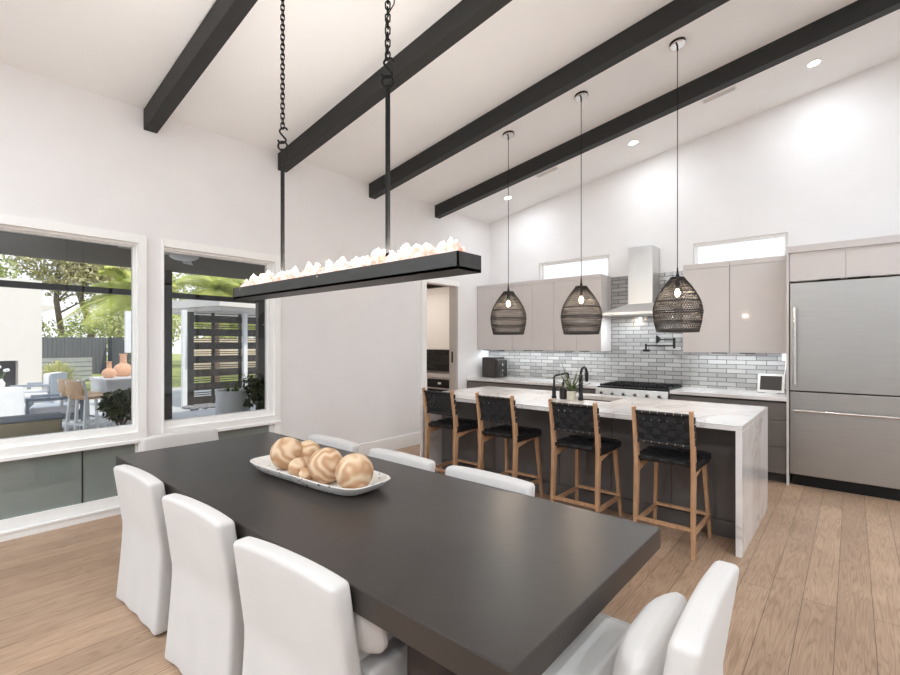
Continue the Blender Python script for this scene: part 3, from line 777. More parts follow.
# ------------------------------------------------------------------ crystal chandelier
TX0, TX1, TY0, TY1, TZ0, TZ1 = 1.851, 3.737, 1.36, 1.507, 1.783, 1.852
t = thing('crystal_chandelier', 'long dark tray chandelier of glowing rock crystals over the dining table', 'chandelier', (0, 0, 0))
b = MB(); b.box(TX0, TX1, TY0, TY1, TZ0, TZ0+.012, .001)
b.box(TX0, TX1, TY0, TY0+.008, TZ0, TZ1, .001); b.box(TX0, TX1, TY1-.008, TY1, TZ0, TZ1, .001)
b.box(TX0, TX0+.008, TY0, TY1, TZ0, TZ1, .001); b.box(TX1-.008, TX1, TY0, TY1, TZ0, TZ1, .001)
b.build('tray', M['tray'], t)
MB().box(TX0+.02, TX1-.02, TY0+.02, TY1-.02, TZ0+.012, TZ0+.035).build('led_strip', M['led'], t, smooth=False)
rnd = random.Random(11)
def crystal_mesh(seed):
    q = random.Random(seed); bm = bmesh.new(); bmesh.ops.create_icosphere(bm, subdivisions=2, radius=1)
    k = [Vector((q.uniform(-1, 1), q.uniform(-1, 1), q.uniform(-.3, 1))).normalized() for _ in range(9)]
    for v in bm.verts:
        n = v.co.copy(); d = 1.0
        for a in k:
            c = n.dot(a)
            if c > .80: d = min(d, .80/c)
        n *= d*q.uniform(.95, 1.05)
        s = 1-.22*max(0, n.z)
        v.co = Vector((n.x*.034*s, n.y*.030*s, max(n.z*.055, -.016)))
    me = bpy.data.meshes.new('crystal'); bm.to_mesh(me); bm.free(); me.materials.append(M['crystal'])
    me.polygons.foreach_set('use_smooth', [True]*len(me.polygons)); me.set_sharp_from_angle(angle=R(24))
    return me
cms = [crystal_mesh(s) for s in range(6)]
ncr = 40
for row in range(3):
    for i in range(ncr):
        o = bpy.data.objects.new('crystal', cms[rnd.randrange(6)]); C.objects.link(o); o.parent = t
        x = TX0+.04+(TX1-TX0-.08)*(i+(.5 if row == 1 else .2))/ncr + rnd.uniform(-.012, .012)
        if row == 1 and min(abs(x-2.332), abs(x-3.256)) < .03: x += .035
        sc = rnd.uniform(.75, 1.1)*(1.28 if row == 1 else .92)
        o.location = (x, (TY0+.036, (TY0+TY1)/2, TY1-.036)[row]+rnd.uniform(-.006, .006), TZ1-.012+(.018 if row == 1 else 0))
        o.rotation_euler = (rnd.uniform(-.3, .3), rnd.uniform(-.35, .35), rnd.uniform(0, 6.28)); o.scale = (sc, sc, sc*rnd.uniform(.9, 1.2))
CY = (TY0+TY1)/2
for cx, hz, cord in ((2.332, 2.66, False), (3.256, 2.70, True)):
    MB().tube([(cx, CY, TZ0+.01), (cx, CY, hz-.02)], .0115, 12).build('rod', M['black_iron'], t)
    b = MB(); b.tube([(cx+.026*math.cos(a)*.757, CY+.026*math.cos(a)*.653, hz+.026*math.sin(a)) for a in [2*PI*k/20 for k in range(20)]], .0055, 8, closed=True)
    b.build('ring', M['black_iron'], t)
    pts = [(.02, -.012), (.026, .008), (.012, .024), (-.006, .02)]
    S = [(-.022, .012), (-.012, -.004), (.006, -.004), (.016, .012), (.004, .032), (-.008, .05), (-.014, .066), (-.004, .082), (.014, .084), (.024, .068)]
    S = [(a, b_+.022) for a, b_ in S]
    sm = []
    for i in range(len(S)-1):
        for q in range(4):
            s = q/4.; p0 = S[max(0, i-1)]; p1 = S[i]; p2 = S[i+1]; p3 = S[min(len(S)-1, i+2)]
            f = lambda a, b2, c, d: .5*((2*b2)+(-a+c)*s+(2*a-5*b2+4*c-d)*s*s+(-a+3*b2-3*c+d)*s**3)
            fx = 1.25*f(p0[0], p1[0], p2[0], p3[0]); sm.append((cx+fx*.757, CY+fx*.653, hz+f(p0[1], p1[1], p2[1], p3[1])))
    MB().tube(sm, .0055, 8).build('s_hook', M['black_iron'], t)
    z = hz+.118; zt = cz(cx); b = MB(); k = 0; pitch = .029
    while z < zt-.02:
        pts = []
        for q in range(16):
            a = 2*PI*q/16; px = .0105*math.cos(a); pz = .009*math.sin(a)+(.0105 if math.sin(a) >= 0 else -.0105)
            d = (px*.8, px*.6) if k % 2 == 0 else (-px*.6, px*.8)
            pts.append((cx+d[0], CY+d[1], z+pz))
        b.tube(pts, .0037, 6, closed=True); z += pitch; k += 1
    b.build('chain', M['black_iron'], t)
    if cord:
        pts = []
        for q in range(60):
            s = q/59.; zz = hz-.03+(zt-hz+.03)*s; a = s*26; r = .02+.012*math.sin(s*31)
            if q == 0: r = .0
            pts.append((cx+r*math.cos(a), CY+r*math.sin(a), zz))
        MB().tube(pts, .003, 6).build('power_cord', M['black'], t)
    MB().lathe([(.06, 0), (.06, -.02), (.0005, -.022)], n=24).build('ceiling_canopy', M['black_iron'], t, loc=(cx, CY, zt), rot=(0, -SL, 0))

# ------------------------------------------------------------------ dining table
t = thing('dining_table', 'long dark-stained dining table with a thick top', 'table', (0, 0, 0))
MB().box(1.2, 4.29, .884, 1.966, .678, .76, .004).build('tabletop', M['table'], t)
M['table_leg'] = mat('dark_table_base', (50, 40, 36), .45, var=.1, scale=4, stretch=(1, 1, .2))
for xa in (1.42, 3.80): MB().box(xa, xa+.13, 1.03, 1.82, 0, .678, .004).build('leg', M['table_leg'], t)
MB().box(1.55, 3.80, 1.375, 1.475, .10, .22, .004).build('stretcher', M['table_leg'], t)

# ------------------------------------------------------------------ slipcovered chairs
def make_chair(cush_seed=0):
    t = thing('dining_chair', 'x', 'chair', group='white slipcovered dining chairs')
    Wt = .58; HT = .80
    def yb(z):      # rear face line of the back
        if z > .45: return -.245-.05*(z-.45)/.35
        return -.245-.028*(1-z/.45)**1.5
    def fb(p):
        z = p.z; s = (p.y+.0375)/.075          # 0 rear .. 1 front across slab
        thick = .075 if z > .45 else .075+.012*(1-z/.45)
        y = yb(z)+thick*(p.y+.0375)/.075
        wid = 1.0-.03*max(0, (z-.45)/.35)+(.02*(1-z/.45)**1.4 if z < .45 else 0)
        x = p.x*wid
        if z < .40 and s < .3:
            y -= .004*(1-z/.4)*math.sin(x*19)**2; y += .003*(1-z/.4)*math.sin(x*31+1)
        if z > .6:
            zt = z - .012*((z-.6)/.185)*(2*abs(x)/Wt)**2.5
        else: zt = z
        y += .006*math.cos(x*5.)
        return (x, y, zt)
    MB().rbox((0, 0, .405), (Wt, .075, .79), .022, (14, 2, 16), fb).build('backrest', M['cloth'], t, angle=60)
    # seat box with a skirt to the floor
    def fs(p):
        x, y, z = p
        if z < .40:
            k = (1-z/.40); s = 1+.06*k**1.3
            fold = .004*k*(math.sin(y*34)+.6*math.sin(x*29+y*7))
            x = x*s+(fold if abs(x) > .2 else 0); y = y*(1+.02*k)+(fold if abs(y-.06) > .2 else 0)
        return (x, y, z)
    MB().rbox((0, .096, .235), (Wt-.004, .487, .46), .02, (10, 14, 10), fs).build('skirt', M['cloth'], t, angle=60)
    def fc(p):
        x, y, z = p
        d = max(0, 1-(x/.26)**4)*max(0, 1-((y-.09)/.24)**4)
        return (x, y, z+.014*d if z > .465 else z)
    MB().rbox((0, .085, .464), (Wt-.15, .45, .05), .018, (10, 10, 2), fc).build('seat_cushion', M['cloth_lightened'], t, angle=60)
    return t
ch = make_chair()
# local +Y is where the sitter faces; local rear face at y about -.295
cspots = [
    (1.90, 1.066, R(2.0), 'white slipcovered dining chair on the near side, closest to the windows'),
    (2.695, 1.066, R(2.5), 'white slipcovered dining chair in the middle of the near side'),
    (3.435, 1.066, R(4.0), 'white slipcovered dining chair nearest the camera on the near side, with a pillow on it'),
    (1.10, 1.42, R(-86), 'white slipcovered dining chair at the head of the table beside the windows'),
    (1.955, 1.79, R(180), 'white slipcovered dining chair on the island side, closest to the windows'),
    (2.69, 1.79, R(180), 'white slipcovered dining chair on the island side, behind the wooden balls'),
    (3.375, 1.79, R(180), 'white slipcovered dining chair on the island side, right of the tray'),
    (4.312, 1.462, R(91), 'white slipcovered dining chair at the near end of the table, in the lower right corner')]
chairs = []
for i, (x, y, a, lb) in enumerate(cspots):
    if i == 0: ch.location = (x, y, 0); ch.rotation_euler = (0, 0, a); ch['label'] = lb; chairs.append(ch)
    else: chairs.append(dup(ch, (x, y, 0), a, lb))
def pillow(ci, lb, dx=0.0, w=.46, h=.20):
    x, y, a, _ = cspots[ci]
    Mx = Matrix.Translation((x, y, 0)) @ Matrix.Rotation(a, 4, 'Z')
    def fp(p):
        e = max(0, 1-(p.x/(w/2))**4)*max(0, 1-(p.z/(h/2))**4)
        return (p.x*(1-.04*(p.z/(h/2))**2), p.y*(.25+.75*e), p.z*(1-.05*(p.x/(w/2))**2))
    o = MB().rbox((0, 0, 0), (w, .15, h), .05, (10, 4, 8), fp).build('pillow', M['cloth'], angle=70)
    o.matrix_world = Mx @ Matrix.Translation((dx, -.115, .495+h/2)) @ Matrix.Rotation(R(14), 4, 'X')
    tag(o, lb, 'pillow', 'white lumbar pillows on the chairs')
pillow(2, 'white pillow on the near-side chair closest to the camera, mostly hidden by its back', dx=.085)
pillow(7, 'white pillow leaning on the chair at the lower right', dx=-.02)

# ------------------------------------------------------------------ tray of wooden balls
TZ = .76
t = thing('wooden_tray', 'long distressed white tray holding wooden balls on the dining table', 'tray', (2.65, 1.448, TZ), R(3))
Lh, Wh = .478, .168
b = MB(); bm = b.bm
def ringz(l, w_, z, n=40, sq=5.0):
    out = []
    for k in range(n):
        a = 2*PI*k/n; c, s = math.cos(a), math.sin(a); q = (abs(c)**sq+abs(s)**sq)**(-1/sq)
        out.append(bm.verts.new((l*c*q, w_*s*q, z)))
    return out
rg = [ringz(Lh-.09, Wh-.055, 0), ringz(Lh-.05, Wh-.03, .012), ringz(Lh-.005, Wh-.003, .050), ringz(Lh, Wh, .056), ringz(Lh-.012, Wh-.01, .057), ringz(Lh-.06, Wh-.035, .022), ringz(Lh-.1, Wh-.06, .012)]
bm.faces.new(list(reversed(rg[0]))); bm.faces.new(rg[-1])
for A, B in zip(rg, rg[1:]):
    for k in range(40): bm.faces.new((A[k], A[(k+1) % 40], B[(k+1) % 40], B[k]))
b.build('body', M['bowl'], t)
for c in kids(t): c.name = 'tray_body'
balls = [(2.345, 1.425, .093, 'large wooden ball at the left end of the tray, nearest the camera'),
         (2.375, 1.545, .076, 'wooden ball at the left end of the tray, at the back'),
         (2.555, 1.372, .055, 'small reddish wooden ball at the front of the tray beside the largest ones'),
         (2.55, 1.530, .060, 'darker wooden ball near the back of the tray middle'),
         (2.652, 1.358, .038, 'smallest wooden ball, tucked in front between two bigger balls'),
         (2.745, 1.418, .092, 'large wooden ball in the middle of the tray'),
         (2.69, 1.538, .052, 'wooden ball mostly hidden behind the large middle one'),
         (2.96, 1.435, .093, 'pale wooden ball at the right end of the tray')]
for i, (x, y, r, lb) in enumerate(balls):
    rr = random.Random(i)
    o = MB().sphere((0, 0, 0), r, 4, (1, 1, .97)).build('wooden_ball', M['ball'], angle=80, loc=(x+.05, y, TZ+.0125+r*.97), rot=(rr.uniform(0, 3), rr.uniform(0, 3), rr.uniform(0, 6)))
    tag(o, lb, 'wooden ball', 'turned wooden balls on the tray')

# ------------------------------------------------------------------ outdoors beyond the window wall
GZ = -.05
M['patio'] = mat('pale_patio_concrete', (206, 206, 206), .8, var=.06, scale=3, bump=.1, bscale=60)
M['stucco'] = mat('white_stucco', (222, 218, 210), .9, var=.02, scale=5, bump=.2, bscale=90)
M['soffit'] = mat('dark_wood_soffit', (84, 74, 54), .7, var=.15, scale=3, stretch=(14, 1, 1), bump=.1, bscale=20)
M['post'] = mat('dark_bronze_paint', (58, 55, 52), .5, var=.06)
M['fence'] = mat('charcoal_fence_boards', (98, 100, 106), .8, var=.15, scale=3, stretch=(1, 6, .3))
M['slat_grey'] = mat('grey_slat_wall', (158, 160, 164), .8, var=.1, scale=4)
M['bark'] = mat('bark', (122, 104, 92), .9, var=.3, scale=14, stretch=(1, 1, .3), bump=.5, bscale=25)
M['foliage_a'] = mat('olive_foliage', (178, 184, 112), .7, c2=(212, 212, 156), scale=3)
M['foliage_b'] = mat('mid_green_foliage', (146, 162, 92), .7, c2=(190, 196, 126), scale=3)
M['foliage_c'] = mat('pine_foliage', (164, 164, 118), .7, c2=(204, 194, 148), scale=3)
M['palm'] = mat('yellow_green_palm', (150, 168, 70), .6, c2=(206, 206, 116), scale=2)
M['grass_pale'] = mat('pale_ornamental_grass', (214, 214, 150), .7, c2=(228, 226, 180), scale=4)
M['sofa'] = mat('olive_outdoor_fabric', (170, 160, 136), .9, var=.05, bump=.2, bscale=150)
M['blue_grey'] = mat('blue_grey_outdoor_frame', (150, 158, 168), .6, var=.04)
M['white_cushion'] = mat('white_outdoor_cushion', (238, 238, 238), .9, var=.02)
M['terracotta'] = mat('pale_terracotta', (228, 180, 148), .7, var=.08, scale=12)
M['planter'] = mat('white_concrete_planter', (238, 240, 242), .6, var=.03)
M['lawn'] = mat('lawn', (150, 160, 92), .9, c2=(178, 182, 110), scale=6, bump=.4, bscale=90)
M['pebble'] = mat('river_pebbles', (150, 150, 152), .7, var=.3, scale=30)
M['slab'] = mat('pale_counter_stone', (220, 218, 214), .6, var=.03)

struct(MB().box(-13.0, -.14, -14, 12, GZ-.15, GZ), 'patio_ground', M['patio'], smooth=False)
struct(MB().box(-70, -13.0, -50, 60, GZ-.17, GZ-.02), 'lawn_ground', M['lawn'], smooth=False)
struct(MB().box(-.14, 45, -40, SY-.15, GZ-.15, GZ), 'terrace_ground', M['patio'], smooth=False)
struct(MB().box(RX+.14, 45, SY-.15, 50, GZ-.15, GZ), 'east_terrace_ground', M['patio'], smooth=False)
# covered patio: dark soffit, tie beam and posts
struct(MB().box(-4.2, -.14, -6, 8.2, 2.75, 2.95), 'patio_roof', M['soffit'], smooth=False)
t = thing('patio_pergola', 'dark posts and tie beam holding up the patio roof', 'pergola')
MB().box(-4.16, -4.06, -6, 8.2, 2.285, 2.375).build('tie_beam', M['post'], t, smooth=False)
for y in (-5.0, -1.5, 2.78, 4.52, 7.6): MB().box(-4.17, -4.05, y, y+.19, GZ, 2.75).build('post', M['post'], t, smooth=False)
# ceiling fans under the soffit
def fan(x, y, a0, lb):
    t = thing('patio_ceiling_fan', lb, 'ceiling fan', (x, y, 2.75), group='white patio ceiling fans')
    MB().lathe([(.03, 0), (.03, -.08), (.16, -.09), (.17, -.15), (.12, -.18), (.0005, -.185)], n=32).build('motor', M['pure_white'], t)
    for k in range(3):
        a = a0+2*PI*k/3; b = MB(); b.box(.14, .72, -.06, .06, -.135, -.125, .004)
        b.build('blade', mat('fan_blade', (190, 188, 180), .5), t, rot=(R(8), 0, a))
fan(-1.62, 2.30, R(35), 'white patio ceiling fan seen at the top of the narrower window')
fan(-1.62, -.15, R(75), 'white patio ceiling fan whose blade shows at the top of the picture window')
# fireplace wall
t = thing('outdoor_fireplace', 'tall white stucco outdoor fireplace wall with a dark firebox', 'fireplace')
b = MB(); b.box(-11.6, -10.9, -4.5, -.2, GZ, 3.1); b.box(-11.6, -10.9, 1.77, 2.22, GZ, 3.1); b.box(-11.6, -10.9, -.2, 1.77, 1.06, 3.1); b.box(-11.6, -10.9, -.2, 1.77, GZ, .08)
b.build('wall', M['stucco'], t, smooth=False)
MB().box(-11.55, -11.35, -.2, 1.77, .08, 1.06).build('firebox', mat('firebox_dark', (78, 76, 78), .8, var=.1), t, smooth=False)
# fence and low slatted wall
t = thing('boundary_fence', 'charcoal vertical board fence along the garden edge', 'fence')
b = MB()
for k in range(46):
    y = -.5+k*.155; b.box(-24.25-.02*(k % 2), -24.2, y, y+.148, GZ-.02, 1.78)
b.build('board_panel', M['fence'], t, smooth=False)
b = MB()
for k in range(30):
    x = -24.2+k*.155; b.box(x, x+.148, 6.66, 6.70+.02*(k % 2), GZ-.02, 1.78)
b.build('return_panel', M['fence'], t, smooth=False)
t = thing('slatted_planter_wall', 'low grey horizontal slat wall in front of the charcoal fence', 'garden wall')
for k in range(5): MB().box(-18.9, -18.8, -1, 4.9, .0+k*.185, .165+k*.185).build('slat', M['slat_grey'], t, smooth=False)
MB().box(-19.0, -18.9, -1, 4.9, GZ-.02, .9).build('backing', M['fence'], t, smooth=False)

def leaf_cloud(mb, c, rad, n, s, seed, clumps=14):
    q = random.Random(seed)
    cl = []
    for _ in range(clumps):
        d = Vector((q.gauss(0, 1), q.gauss(0, 1), q.gauss(0, 1))).normalized()*q.uniform(.35, .85)
        cl.append((Vector((d.x*rad[0], d.y*rad[1], d.z*rad[2])), q.uniform(.25, .5)))
    for k in range(n):
        o, rr = cl[k % clumps]
        d = Vector((q.gauss(0, 1), q.gauss(0, 1), q.gauss(0, 1))).normalized()*(q.random()**.4)*rr
        p = Vector(c)+o+Vector((d.x*rad[0], d.y*rad[1], d.z*rad[2]))
        u = Vector((q.gauss(0, 1), q.gauss(0, 1), q.gauss(0, 1))).normalized(); v = u.orthogonal().normalized()
        v.rotate(Matrix.Rotation(q.uniform(0, 6.28), 3, u)); w = u.cross(v); sz = s*q.uniform(.6, 1.4)
        mb.quad(p-v*sz*1.6, p-w*sz*.7, p+v*sz*1.6, p+w*sz*.7)
def tree(x, y, h, tr, crown, m, seed, lb, n=4200, s=.085, name='pine_tree', cat='tree', low=.35, clumps=22):
    t = thing(name, lb, cat, (x, y, GZ-.02), group='trees behind the fence')
    q = random.Random(seed); b = MB()
    pts = [(0, 0, 0)]+[(q.uniform(-.2, .2)*k, q.uniform(-.2, .2)*k, h*.9*k/4) for k in range(1, 5)]
    b.tube(pts, [tr, tr*.9, tr*.75, tr*.5, tr*.2], 10)
    for k in range(7):
        a = q.uniform(0, 6.28); z0 = h*q.uniform(low, .8); l = crown[0]*q.uniform(.5, .9)
        b.tube([(pts[2][0]*.5, pts[2][1]*.5, z0), (math.cos(a)*l*.5, math.sin(a)*l*.5, z0+.25*l), (math.cos(a)*l, math.sin(a)*l, z0+.35*l)], [tr*.35, tr*.22, tr*.06], 6)
    b.build('trunk', M['bark'], t)
    b = MB(); leaf_cloud(b, (0, 0, h-crown[2]*.8), crown, n, s, seed, clumps); b.build('foliage', M[m], t, smooth=False)
for i, a in enumerate([
    (-33.8, 6.3, 9.5, .20, (3.0, 3.0, 3.2), 'foliage_c', 1, 'thin-trunked pine behind the fence, left one of two trunks close together'),
    (-33.0, 7.6, 10.5, .24, (3.2, 3.2, 3.6), 'foliage_c', 2, 'thick-trunked pine behind the fence, right one of two trunks close together'),
    (-30.0, 2.0, 7.5, .2, (2.6, 2.6, 2.6), 'foliage_b', 3, 'airy tree rising above the white fireplace wall'),
    (-31.0, -2.5, 8.5, .2, (3.2, 3.2, 3.0), 'foliage_c', 4, 'airy tree above the left end of the fireplace wall'),
    (-36.0, 12.0, 8.0, .22, (4.0, 4.0, 3.2), 'foliage_a', 5, 'olive green tree behind the palm at the right of the picture window'),
    (-33.0, 17.0, 8.0, .22, (4.2, 4.2, 3.4), 'foliage_b', 6, 'broad green tree beyond the pavilion roof'),
    (-30.0, 22.0, 7.5, .22, (4.2, 4.2, 3.4), 'foliage_a', 7, 'olive green tree at the right end beyond the slatted screen')]):
    tree(*a)
for i, a in enumerate([(-29.5, 9.0, 5.6, .1, (2.4, 2.4, 2.4), 'foliage_a', 51, 'small olive tree behind the right part of the fence'),
    (-27.0, 13.5, 5.8, .1, (2.4, 2.6, 2.6), 'foliage_a', 53, 'small olive tree left of the slatted screen'),
    (-25.0, 18.5, 6.2, .1, (3.0, 3.0, 2.8), 'foliage_b', 54, 'small green tree behind the slatted screen')]):
    tree(*a, n=5000, low=.2, name='garden_tree')
# shrubs behind the fence
def shrub(x, y, rad, m, seed, lb, n=3000, s=.06, name='garden_shrub', z=0):
    t = thing(name, lb, 'shrub', (x, y, GZ-.02+z), group='garden shrubs')
    b = MB(); leaf_cloud(b, (0, 0, rad[2]), rad, n, s, seed, 16); b.build('foliage', M[m], t, smooth=False)
    b = MB()
    for k in range(4): b.tube([(0, 0, 0), (.3*rad[0]*math.cos(k*1.6), .3*rad[1]*math.sin(k*1.6), rad[2])], [.03, .015], 6)
    b.build('stem', M['bark'], t)
for a in [(-30.2, 2.6, (1.6, 2.0, 1.6), 'foliage_a', 21, 'olive shrub showing over the fence beside the fireplace wall'),
          (-27.5, 6.0, (1.8, 2.4, 1.7), 'foliage_b', 22, 'green shrub showing over the fence below the pine trunks'),
          (-27.0, 9.5, (1.8, 2.2, 1.9), 'foliage_a', 23, 'olive shrub showing beyond the right end of the fence'),
          (-19.0, 7.2, (1.3, 1.1, 1.6), 'foliage_b', 24, 'dense green shrub to the right of the fence behind the vases'),
          (-20.2, 10.2, (1.5, 1.6, 1.7), 'foliage_a', 25, 'yellow-green shrub left of the slatted screen'),
          (-21.2, 14.5, (2.2, 2.4, 2.0), 'foliage_b', 26, 'green shrub behind the slatted screen')]:
    shrub(*a)
def palm(x, y, h, n, L_, seed, lb):
    t = thing('palm_tree', lb, 'palm tree', (x, y, GZ-.02), group='garden palms')
    q = random.Random(seed)
    MB().tube([(0, 0, 0), (.05, 0, h*.5), (0, 0, h)], [.16, .13, .12], 10).build('trunk', M['bark'], t)
    b = MB()
    for k in range(n):
        a = 2*PI*k/n*2.618+q.uniform(-.2, .2); el = q.uniform(-.25, 1.2); l = L_*q.uniform(.8, 1.1)
        p = []
        for s_ in range(11):
            s = s_/10.; dr = s*l
            p.append(Vector((math.cos(a)*math.cos(el)*dr, math.sin(a)*math.cos(el)*dr, h+math.sin(el)*dr-.55*l*s*s)))
        b.tube(p, [.018*(1-.8*i/10.) for i in range(11)], 4)
        for s_ in range(1, 64):
            s = s_/64.; i = min(9, int(s*10)); f = s*10-i; pp = p[i]*(1-f)+p[i+1]*f; tg = (p[i+1]-p[i]).normalized()
            sd = tg.cross(Vector((0, 0, 1))).normalized(); ll = .62*L_/2*(math.sin(PI*min(.97, s*.85+.12)))
            for g in (-1, 1):
                d = (sd*g*.85+tg*.55+Vector((0, 0, -.25))).normalized(); w = tg*.011
                b.quad(pp-w, pp+w, pp+d*ll*.6+w*.8, pp+d*ll*.6-w*.8); b.quad(pp+d*ll*.6-w*.8, pp+d*ll*.6+w*.8, pp+d*ll+Vector((0, 0, -.06)), pp+d*ll+Vector((0, 0, -.065)))
    b.build('fronds', M['palm'], t, smooth=False)
palm(-13.2, 4.9, 3.2, 30, 2.1, 31, 'yellow-green palm at the right of the picture window')
palm(-13.5, 7.6, 3.6, 32, 2.4, 32, 'yellow-green palm above the pavilion roof')
palm(-14.6, 10.6, 3.2, 30, 2.3, 33, 'yellow-green palm behind the right end of the pavilion roof')
# pale feather grass clump
t = thing('ornamental_grass', 'pale feathery grass clump in front of the low slat wall', 'plant', (-14.5, 3.1, GZ-.02))
q = random.Random(5); b = MB()
for k in range(420):
    a = q.uniform(0, 6.28); e = q.uniform(.25, 1.45); l = q.uniform(.85, 1.4)
    p0 = Vector((0, 0, 0)); p1 = Vector((math.cos(a)*math.cos(e)*l*.55, math.sin(a)*math.cos(e)*l*.55, math.sin(e)*l*.75)); p2 = Vector((math.cos(a)*math.cos(e)*l, math.sin(a)*math.cos(e)*l, math.sin(e)*l*.75))
    w = Vector((-math.sin(a), math.cos(a), 0))*.02
    b.quad(p0-w, p0+w, p1+w, p1-w); b.quad(p1-w, p1+w, p2+w*.2, p2-w*.2)
b.build('blades', M['grass_pale'], t, smooth=False)
# pale neighbouring house pieces
t = thing('garden_house', 'white roof corner of a neighbouring house behind the fireplace wall', 'house', (0, 0, 0))
MB().prism([(-1, 2.95), (3.9, 2.95), (4.7, 3.2), (4.7, 3.35), (-1, 3.5)], 'X', -27.6, -25.2).build('roof', M['stucco'], t)
MB().box(-27.4, -25.6, -3, 3.4, GZ, 2.95).build('wall', M['stucco'], t, smooth=False)
t = thing('outdoor_screen_panel', 'pale panel on a dark post at the right edge of the picture window', 'panel', (-8.1, 3.32, 0))
MB().box(-.08, .02, 0, .75, 1.27, 2.25, .006).build('panel', M['planter'], t)
MB().box(-.06, 0, .12, .55, GZ, 1.27).build('post', M['post'], t, smooth=False)
# outdoor sofa with its back to the window
t = thing('outdoor_sofa', 'olive outdoor sofa with its back to the picture window', 'sofa', (-1.8, .0, GZ))
MB().rbox((0, -.35, .37), (.16, 2.9, .70), .03, (2, 12, 6)).build('back', M['sofa'], t)
MB().rbox((-.45, -.35, .26), (.85, 2.86, .34), .04, (6, 12, 4)).build('seat', M['sofa'], t)
MB().rbox((-.45, 1.05, .34), (.9, .14, .56), .03, (6, 2, 4)).build('arm', M['sofa'], t)
MB().rbox((-.02, -.35, .745), (.22, 2.94, .06), .025, (2, 12, 2)).build('top_rail', M['blue_grey'], t)
for y in (-1.7, 1.0):
    for x in (-.8, 0): MB().box(x-.03, x+.03, y-.03, y+.03, 0, .12).build('leg', M['post'], t)
# drum table with vase
t = thing('drum_table', 'white round drum table near the outdoor fireplace', 'side table', (-7.5, 1.13, GZ))
MB().lathe([(.30, 0), (.345, .04), (.345, .64), (.33, .68), (.0005, .68)], n=40).build('drum', M['planter'], t)
for c in kids(t): c.name = 'table_body'
t = thing('flower_vase', 'small white vase with pale flowers on the drum table', 'vase', (-7.5, 1.13, GZ+.68))
MB().lathe([(.04, 0), (.07, .04), (.075, .1), (.04, .16), (.05, .18)], n=20).build('vase', M['pure_white'], t)
b = MB(); q = random.Random(8); hd = []
for k in range(5):
    p = (q.uniform(-.12, .12), q.uniform(-.12, .12), q.uniform(.32, .5)); hd.append(p); b.tube([(0, 0, .15), p], .004, 5)
b.build('stem', M['leaf'], t)
b = MB()
for p in hd: b.sphere(p, .035, 2)
b.build('blossom', M['white_cushion'], t)
# armchairs
def armchair(x, y, a, lb):
    t = thing('outdoor_armchair', lb, 'armchair', (x, y, GZ), a, group='blue-grey outdoor armchairs')
    for s in (-1, 1):
        b = MB(); b.tube([(s*.36, -.36, 0), (s*.36, -.36, .60), (s*.36, .36, .60), (s*.36, .36, 0)], [(.035, .03)]*4, square=True); b.build('arm_frame', M['blue_grey'], t)
    MB().box(-.36, .36, -.38, -.32, .30, .86, .01).build('back_frame', M['blue_grey'], t)
    MB().box(-.36, .36, -.34, .36, .22, .32, .01).build('seat_frame', M['blue_grey'], t)
    MB().rbox((0, .04, .39), (.64, .64, .16), .05, (5, 5, 3)).build('seat_cushion', M['white_cushion'], t)
    MB().rbox((0, -.24, .66), (.64, .16, .42), .06, (5, 3, 5)).build('back_cushion', M['white_cushion'], t)
armchair(-5.75, 1.70, R(168), 'blue-grey armchair with white cushions left of the outdoor bar stools')
armchair(-9.2, 1.95, R(150), 'blue-grey armchair with white cushions standing close to the fireplace wall')
# outdoor bar counter, vases, stools
t = thing('outdoor_bar_counter', 'white stone outdoor counter carrying two terracotta vases', 'counter', (-6.1, 3.2, GZ))
MB().box(-.62, .62, -.85, .2, .80, .87, .004).build('top', M['slab'], t)
MB().box(-.6, .6, -.83, .18, .52, .80).build('apron', M['slab'], t, smooth=False)
MB().box(-.5, .5, -.6, .1, 0, .52).build('base', M['slab'], t, smooth=False)
for x, y, s, lb in ((-6.15, 2.55, .80, 'shorter terracotta vase on the outdoor counter'), (-6.45, 2.86, 1.15, 'taller terracotta vase on the outdoor counter')):
    t = thing('terracotta_vase', lb, 'vase', (x, y, GZ+.87), group='terracotta vases')
    MB().lathe([(.08*s, 0), (.14*s, .05*s), (.155*s, .12*s), (.12*s, .19*s), (.055*s, .23*s), (.05*s, .36*s), (.065*s, .40*s), (.045*s, .40*s)], n=24).build('vase', M['terracotta'], t)
    for c in kids(t): c.name = 'vase_body'
def ostool(x, y, a, lb):
    t = thing('outdoor_bar_stool', lb, 'bar stool', (x, y, GZ), a, group='outdoor bar stools')
    for sx in (-1, 1):
        MB().tube([(sx*.23, -.25, 0), (sx*.20, -.20, .64), (sx*.20, -.25, .93)], [(.02, .02)]*3, square=True).build('leg', M['pure_white'], t)
        MB().tube([(sx*.23, .24, 0), (sx*.19, .19, .64)], [(.018, .018)]*2, square=True).build('leg', M['pure_white'], t)
        MB().bar((sx*.215, -.235, .2), (sx*.215, .23, .2), .02, .03).build('footrest', M['pure_white'], t)
    for y_ in (-.235, .23): MB().bar((-.215, y_, .23), (.215, y_, .23), .02, .03).build('footrest', M['pure_white'], t)
    MB().rbox((0, -.005, .655), (.44, .44, .05), .02, (4, 4, 2)).build('seat', M['oak_light'], t)
    MB().rbox((0, -.245, .82), (.42, .03, .24), .014, (6, 1, 4), lambda p: (p.x, p.y-.05*(1-(p.x/.21)**2), p.z)).build('backrest', M['oak_light'], t)
ostool(-4.75, 1.98, R(20), 'pale wooden bar stool outdoors, nearest the window')
ostool(-5.35, 1.98, R(20), 'pale wooden bar stool outdoors, farther from the window')
